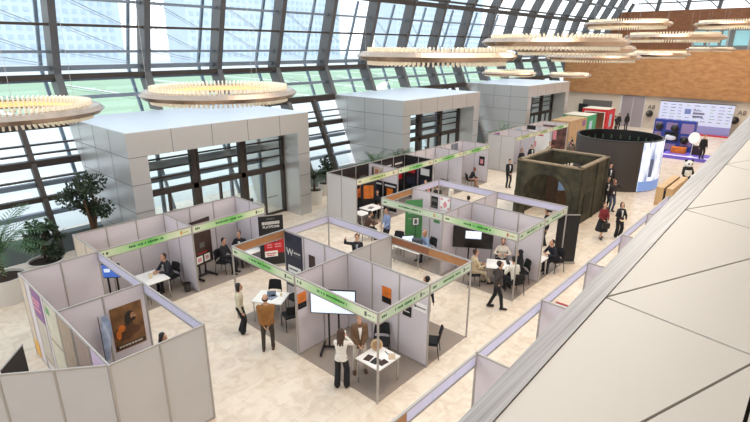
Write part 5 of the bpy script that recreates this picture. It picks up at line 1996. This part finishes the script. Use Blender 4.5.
    if badge:
        bm2 = MB()
        c = T(.14, .03, .15)
        bm2.bar(S(c - U * .06), S(c + U * .06), .075 * s, .006 * s, 0, (0, 1, 0))
        bm2.build('badge', PAPER, P0)
        ly = MB()
        ly.bar(S(T(.50, .05, .09)), S(T(.2, .03, .152)), .01, .004, 0, (0, 1, 0))
        ly.build('lanyard', LET_W, P0)
    # face
    for sx in (-1, 1):
        MB().ball(Hd(sx * .031, .079, .018), .010 * s, .007 * s, .007 * s, 8, 6).build('eye', BLACK, P0, True)
    MB().ball(Hd(0, .088, -.058), .022 * s, .007 * s, .006 * s, 8, 6).build('mouth', LIP, P0, True)
    # hair
    hb = MB()
    bq = Mh.to_3x3()
    if hair == 'bald':
        for a in range(-6, 7):
            an_ = a / 6 * 1.9
            hb.ball(Hd(.078 * math.sin(an_), -.010 - .092 * math.cos(an_), -.01), .018 * s, .018 * s, .036 * s, 8, 6, 0, bq)
    elif hair == 'hijab':
        hb.ball(Hd(0, -.022, .026), .096 * s, .108 * s, .118 * s, 16, 12, 0, bq)
        hb.cap(Hd(0, -.03, -.06), S(T(.44, 0, .02)), .085 * s, .15 * s, 14)
    else:
        hb.ball(Hd(0, -.024, .040), .085 * s, .096 * s, .098 * s, 16, 12, 0, bq)
        hb.ball(Hd(0, -.052, -.005), .077 * s, .062 * s, .080 * s, 14, 10, 0, bq)
        if hair in ('long', 'bob'):
            ln_ = -.30 if hair == 'long' else -.11
            for xx, yy in ((-.072, -.01), (-.055, -.06), (0, -.082), (.055, -.06), (.072, -.01)):
                hb.cap(Hd(xx, yy, .03), Hd(xx * 1.15, yy - (.07 if hair == 'long' else 0), ln_ if abs(xx) < .07 else max(ln_, -.16)), .036 * s, .028 * s, 8)
        if hair == 'bun':
            hb.ball(Hd(0, -.10, .10), .045 * s, .045 * s, .045 * s, 10, 8)
        if hair == 'pony':
            hb.cap(Hd(0, -.10, .05), Hd(0, -.15, -.16), .032 * s, .018 * s, 8)
        if hair == 'curly':
            rn = random.Random(3)
            for i in range(46):
                a, b_ = rn.uniform(0, 6.28), rn.uniform(-.2, 1.3)
                q = V((math.cos(a) * math.cos(b_) * .145, -.04 + math.sin(a) * math.cos(b_) * .14, .035 + math.sin(b_) * .14))
                if q.y > .055 and q.z < .07:
                    continue
                hb.ball(Hd(*q), .05 * s, n=8, m=6)
    remeshed(hb, 'hair' if hair != 'hijab' else 'headscarf', hair_m, P0, .013, 1)
    if beard:
        mb = MB()
        mb.cap(Hd(-.045, .05, -.05), Hd(0, .068, -.096), .022 * s, .028 * s, 8)
        mb.cap(Hd(.045, .05, -.05), Hd(0, .068, -.096), .022 * s, .028 * s, 8)
        mb.build('beard', hair_m, P0, True)

    def world(p):
        return P0.matrix_basis @ (V(p) * s)
    P0['_s'] = s
    del P0['_s']
    return P0, arms, s


def held(P, arms, s, side, name, mb, m, label, cat, off=(0, 0, 0), rot=None):
    wr = arms[side][2]
    el = arms[side][1]
    d = (wr - el).normalized()
    p = (wr + d * .09 + V(off)) * s
    w_ = Matrix.Translation(P.location) @ Matrix.Rotation(P.rotation_euler.z, 4, 'Z')
    o = mb.build(name, m, None)
    o.location = w_ @ p
    o.rotation_euler = (rot or (0, 0, 0))
    o.rotation_euler.z += P.rotation_euler.z
    return tag(o, label, cat)


CLASP_B = [(-.07, -.17, .88), (.07, -.17, .88)]
CLASP_F = [(-.06, .20, .93), (.06, .20, .93)]
SIT_LAP = [(-.10, .34, .70), (.10, .34, .70)]
SIT_TBL = [(-.14, .40, .80), (.14, .40, .80)]
BLK = (30, 30, 34)
# near and middle
person(7.13, 11.87, -42, 'person in cream blouse and black trousers watching the papers table', 1.66, top=(214, 204, 178), bottom=BLK, shoes=SHOE_W, hair='bob', female=True, wide=True, hands=[(-.24, .02, .84), (.24, .10, .86)], feet=[(-.09, -.03, .08), (.09, .06, .08)])
person(7.14, 10.54, 50, 'bald person in brown jacket seen from behind with hands clasped behind the back', 1.76, top=(150, 102, 52), bottom=(72, 64, 56), shoes=SHOE_BR, hair='bald', jacket=True, hands=CLASP_B, hem=-.06, feet=[(-.13, -.02, .08), (.13, .04, .08)], pitch=-12, thin=1.2)
P, A_, S_ = person(7.41, 7.81, 34, 'person with long dark hair in white sweater photographing the white table', 1.68, top=(232, 226, 216), bottom=BLK, hair='long', female=True, wide=True, hem=-.08, hands=[(-.02, .30, 1.33), (.07, .30, 1.36)], feet=[(-.12, 0, .08), (.13, .03, .08)], hair_m=HAIR_B)
held(P, A_, S_, 1, 'phone', MB().box(-.075, 0, -.04, .075, .009, .04), PAPER, 'white phone held up by the person in white sweater', 'phone', (-.02, .05, .03))
person(8.2, 7.93, 232, 'person in brown blazer and pale trousers with hands clasped behind the front white table', 1.76, top=(112, 84, 62), bottom=(206, 196, 182), shoes=SHOE_BR, jacket=True, shirt=(232, 228, 222), hands=CLASP_F, feet=[(-.15, .0, .08), (.15, .02, .08)], pitch=-18, hair_m=HAIR_B)
# left row
person(7.12, 16.3, 188, 'person in dark suit seated at the white table of the left row', 1.76, 'sit', top=(44, 44, 50), jacket=True, shirt=(214, 210, 206), hands=[(-.12, .44, .80), (.12, .42, .80)], lean=14, hair_m=HAIR_B, pitch=-14)
person(9.15, 16.05, -62, 'person in black suit sitting sideways beside the tall dark red display', 1.78, 'sit', top=(34, 34, 40), jacket=True, badge=True, hands=[(-.08, .34, .72), (.06, .36, .72)], lean=4, yaw=-14)
person(10.1, 16.35, 228, 'person in black suit and white shirt seated in the corner of the left row', 1.76, 'sit', top=(32, 32, 38), jacket=True, shirt=(230, 228, 226), hands=SIT_TBL, lean=12, pitch=-18)
person(4.38, 10.95, -30, 'person with long dark hair inside the near left booth, seen over its front wall', 1.64, top=BLK, bottom=BLK, hair='long', female=True, badge=True, yaw=-20)
person(12.35, 18.7, 60, 'dark haired person just visible above the end wall of the left row', 1.7, top=BLK, bottom=BLK)
# central island surroundings
person(12.25, 11.95, 226, 'person in black suit with one arm raised behind the empty central booth', 1.76, top=(34, 34, 38), jacket=True, shirt=(150, 156, 166), hands=[(-.24, .1, .84), (.42, .06, 1.58)], hair='short', hair_m=HAIR_B)
person(11.2, 8.02, 30, 'dark haired person behind the end of the central side wall', 1.72, top=(40, 40, 52), bottom=BLK, pitch=-20, yaw=60)
# aisle
person(15.3, 14.35, -30, 'person in dark brown jacket seated in the aisle reaching to the right', 1.74, 'sit', top=(84, 60, 50), jacket=True, lean=18, hands=[(-.08, .46, .78), (.10, .52, .80)])
person(15.32, 13.11, 165, 'standing person in blue sweater with a badge and dark trousers', 1.78, top=(134, 150, 186), bottom=(36, 36, 48), badge=True, hands=[(-.10, .22, .95), (.18, .2, .95)], hem=-.08, yaw=10)
# computer desk
person(15.42, 11.0, 162, 'fair haired person in pale blue shirt and black vest seated at the computer desk', 1.68, 'sit', top=(150, 172, 206), hair='bob', hair_m=HAIR_BL, female=True, lean=20, hands=[(-.16, .44, .80), (.12, .42, .80)], pitch=-15)
# meeting
person(14.7, 8.45, -36, 'person in beige shirt and beige trousers seated at the left of the meeting table', 1.76, 'sit', top=(204, 184, 150), bottom=(190, 172, 142), badge=True, lean=6, hands=[(-.08, .36, .76), (.12, .38, .76)], pitch=-15, feet=[(-.10, .48, .08), (.11, .62, .10)], hair_m=HAIR_B)
person(16.35, 8.18, 208, 'bearded person in white shirt seated facing the camera at the meeting table', 1.78, 'sit', top=(224, 212, 196), hair_m=HAIR_B, beard=True, hands=[(-.16, .32, .86), (.16, .32, .86)], lean=-2)
P, A_, S_ = person(16.0, 7.25, 140, 'person in black headscarf and black clothes at the meeting table', 1.64, 'sit', top=BLK, hair='hijab', hair_m=BLACK_CLOTH, female=True, hands=SIT_LAP, lean=2)
person(15.08, 6.96, 64, 'person in white sweater with black trousers and back turned at the meeting table', 1.74, 'sit', top=(226, 220, 204), bottom=BLK, lean=16, hands=SIT_TBL, hem=-.04)
person(13.72, 6.95, -55, 'person in dark grey jacket standing with hands on hips before the meeting table', 1.74, top=(62, 54, 52), bottom=BLK, hair='short', jacket=True, hem=-.08, lean=6, pitch=-30, yaw=25, thin=.92, hands=[(-.17, .04, .98), (.19, .0, .96)], feet=[(-.08, -.20, .09), (.09, .20, .08)])
person(17.86, 6.72, 152, 'person in dark navy suit seated writing in the right booth of the second island', 1.76, 'sit', top=(34, 36, 46), jacket=True, lean=24, pitch=-22, hands=[(-.14, .46, .80), (.14, .44, .80)])
person(20.2, 8.15, 132, 'person with big curly black hair in black behind the second island', 1.68, top=BLK, bottom=BLK, hair='curly', female=True)
person(19.5, 11.7, 60, 'dark haired person behind the second island, only the head showing over a wall', 1.68, top=(60, 56, 60), bottom=BLK)
person(20.75, 13.5, 100, 'person in pale shirt standing in the aisle behind the second island', 1.74, top=(222, 216, 204), bottom=(60, 54, 52), fine=False)
person(20.1, 13.9, 60, 'person in black standing in the aisle beside the pale shirted person', 1.74, top=BLK, bottom=(150, 128, 104), fine=False, jacket=True)
person(19.1, 13.9, 40, 'person in black coat in the aisle left of the pair behind the second island', 1.72, top=(42, 36, 38), bottom=BLK, fine=False, jacket=True)
person(20.6, 15.0, 200, 'person in pink top by the plain white booth, partly hidden by the second island', 1.66, top=(226, 150, 144), bottom=BLK, fine=False, female=True, hair='long')
person(26.2, 15.7, -40, 'person with auburn hair in black seated in the end booth of the row', 1.64, 'sit', top=BLK, bottom=(180, 140, 120), hair='bob', hair_m=HAIR_R, female=True, lean=24, hands=[(-.1, .42, .66), (.1, .46, .62)])
person(18.25, 16.3, 215, 'person in black seated behind the table of the nearest black booth', 1.7, 'sit', top=BLK, fine=False)
person(17.75, 17.0, 250, 'person in orange top among the posters of the nearest black booth', 1.7, top=(214, 106, 44), bottom=BLK, fine=False)
# around the gate
person(27.74, 13.93, 232, 'person in black suit and white shirt standing by the end of the row, hands clasped', 1.8, top=(28, 28, 34), bottom=(28, 28, 34), jacket=True, shirt=(228, 228, 230), hands=CLASP_F)
P, A_, S_ = person(22.77, 6.63, 225, 'person in dark red jacket and long black skirt walking towards the camera with a handbag', 1.68, top=(120, 38, 44), bottom=BLK, jacket=True, hem=-.02, skirt=.36, hair='bun', hair_m=HAIR_B, female=True, hands=[(-.12, .24, .98), (.1, .24, .98)], feet=[(-.08, -.12, .08), (.08, .16, .08)], pitch=-12)
hb_ = held(P, A_, S_, 1, 'handbag', MB().box(-.16, -.05, -.32, .16, .06, -.08).bar((-.1, 0, -.08), (-.04, 0, .02), .015, .015).bar((.1, 0, -.08), (.04, 0, .02), .015, .015).bar((-.04, 0, .02), (.04, 0, .02), .015, .015), BLACK, 'black handbag carried by the person in dark red jacket', 'handbag', (-.06, .04, 0))
P, A_, S_ = person(23.43, 6.09, 222, 'person in black blazer and white blouse holding papers beside the one in dark red', 1.66, top=(30, 30, 36), bottom=(28, 28, 32), jacket=True, shirt=(232, 230, 230), hair='bob', female=True, hands=[(-.14, .28, 1.0), (.14, .28, 1.0)], wide=True, pitch=-15)
held(P, A_, S_, 0, 'leaflet', MB().box(-.02, -.1, 0, .26, .1, .012), mat('tan_leaflet', (206, 180, 150), .6), 'brownish leaflet held by the person in black blazer', 'leaflet', (.02, .04, .0))
person(27.56, 8.05, 225, 'person in black with a badge standing behind the gate replica corner', 1.74, top=(32, 32, 36), bottom=(40, 40, 44), jacket=True, badge=True, shirt=(220, 220, 222))
P, A_, S_ = person(27.18, 7.62, 225, 'person in dark jacket and jeans raising a camera to the face', 1.72, top=(56, 48, 48), bottom=(74, 84, 104), badge=True, hair_m=HAIR_R, jacket=True, hem=-.06, hands=[(-.07, .20, 1.50), (.07, .20, 1.50)])
held(P, A_, S_, 1, 'camera', MB().box(-.13, .0, -.04, .01, .07, .06).tube((-.06, .07, .01), (-.06, .16, .01), .035, .035, 12), BLACK, 'black camera held by the person in jeans by the gate', 'camera', (0, -.03, .0))
person(30.85, 9.0, 225, 'person in black suit with white badge in front of the dark cylinder', 1.78, top=(26, 26, 32), bottom=(26, 26, 32), jacket=True, shirt=(226, 226, 228), fine=False)
# farther booths
for q in [(31.7, 15.1, 235, 'person in black with a round dark hat-like hairdo by the first farther booth', dict(top=BLK, hair='bob', female=True)),
          (33.4, 15.2, 235, 'person in black suit and white shirt in front of the first farther booth', dict(top=(28, 28, 34), jacket=True, shirt=(228, 226, 226))),
          (34.1, 14.0, 60, 'person with reddish hair behind the far rim of the gate replica', dict(top=(190, 160, 140), hair='long', hair_m=HAIR_R, female=True)),
          (35.3, 14.7, 220, 'person in pale olive top by the middle farther booth', dict(top=(176, 170, 140), hair_m=HAIR_B)),
          (36.4, 13.6, 30, 'person in brownish grey jacket seen from behind at the far picture wall', dict(top=(112, 96, 88), jacket=True, hair_m=HAIR_R)),
          (37.4, 13.9, 50, 'person in dark grey jacket in the middle of the group at the far picture wall', dict(top=(60, 56, 58), jacket=True)),
          (38.3, 14.3, 200, 'person in light grey jacket at the right of the group at the far picture wall', dict(top=(150, 148, 150), jacket=True)),
          (56.4, 16.4, 222, 'person in black beside the red cube stand by the end wall', dict(top=BLK, jacket=True)),
          (57.2, 15.8, 40, 'person in black coat next to the grey end wall door', dict(top=BLK, jacket=True, female=True, hair='long')),
          (54.6, 16.0, 120, 'person in black bending near the green and red cube stands', dict(top=BLK, jacket=True, lean=20)),
          (44.9, 9.9, 300, 'person in brownish top in front of the blue display unit', dict(top=(150, 104, 80), hair_m=HAIR_R, female=True, hair='bob'))]:
    kw = dict(bottom=BLK, fine=False)
    kw.update(q[4])
    person(q[0], q[1], q[2], q[3], **kw)
person(44.2, 6.6, 215, 'person in black suit standing on the violet lit stage', 1.82, z=.31, top=(24, 24, 28), bottom=(24, 24, 28), jacket=True, fine=False, hair_m=HAIR_R)
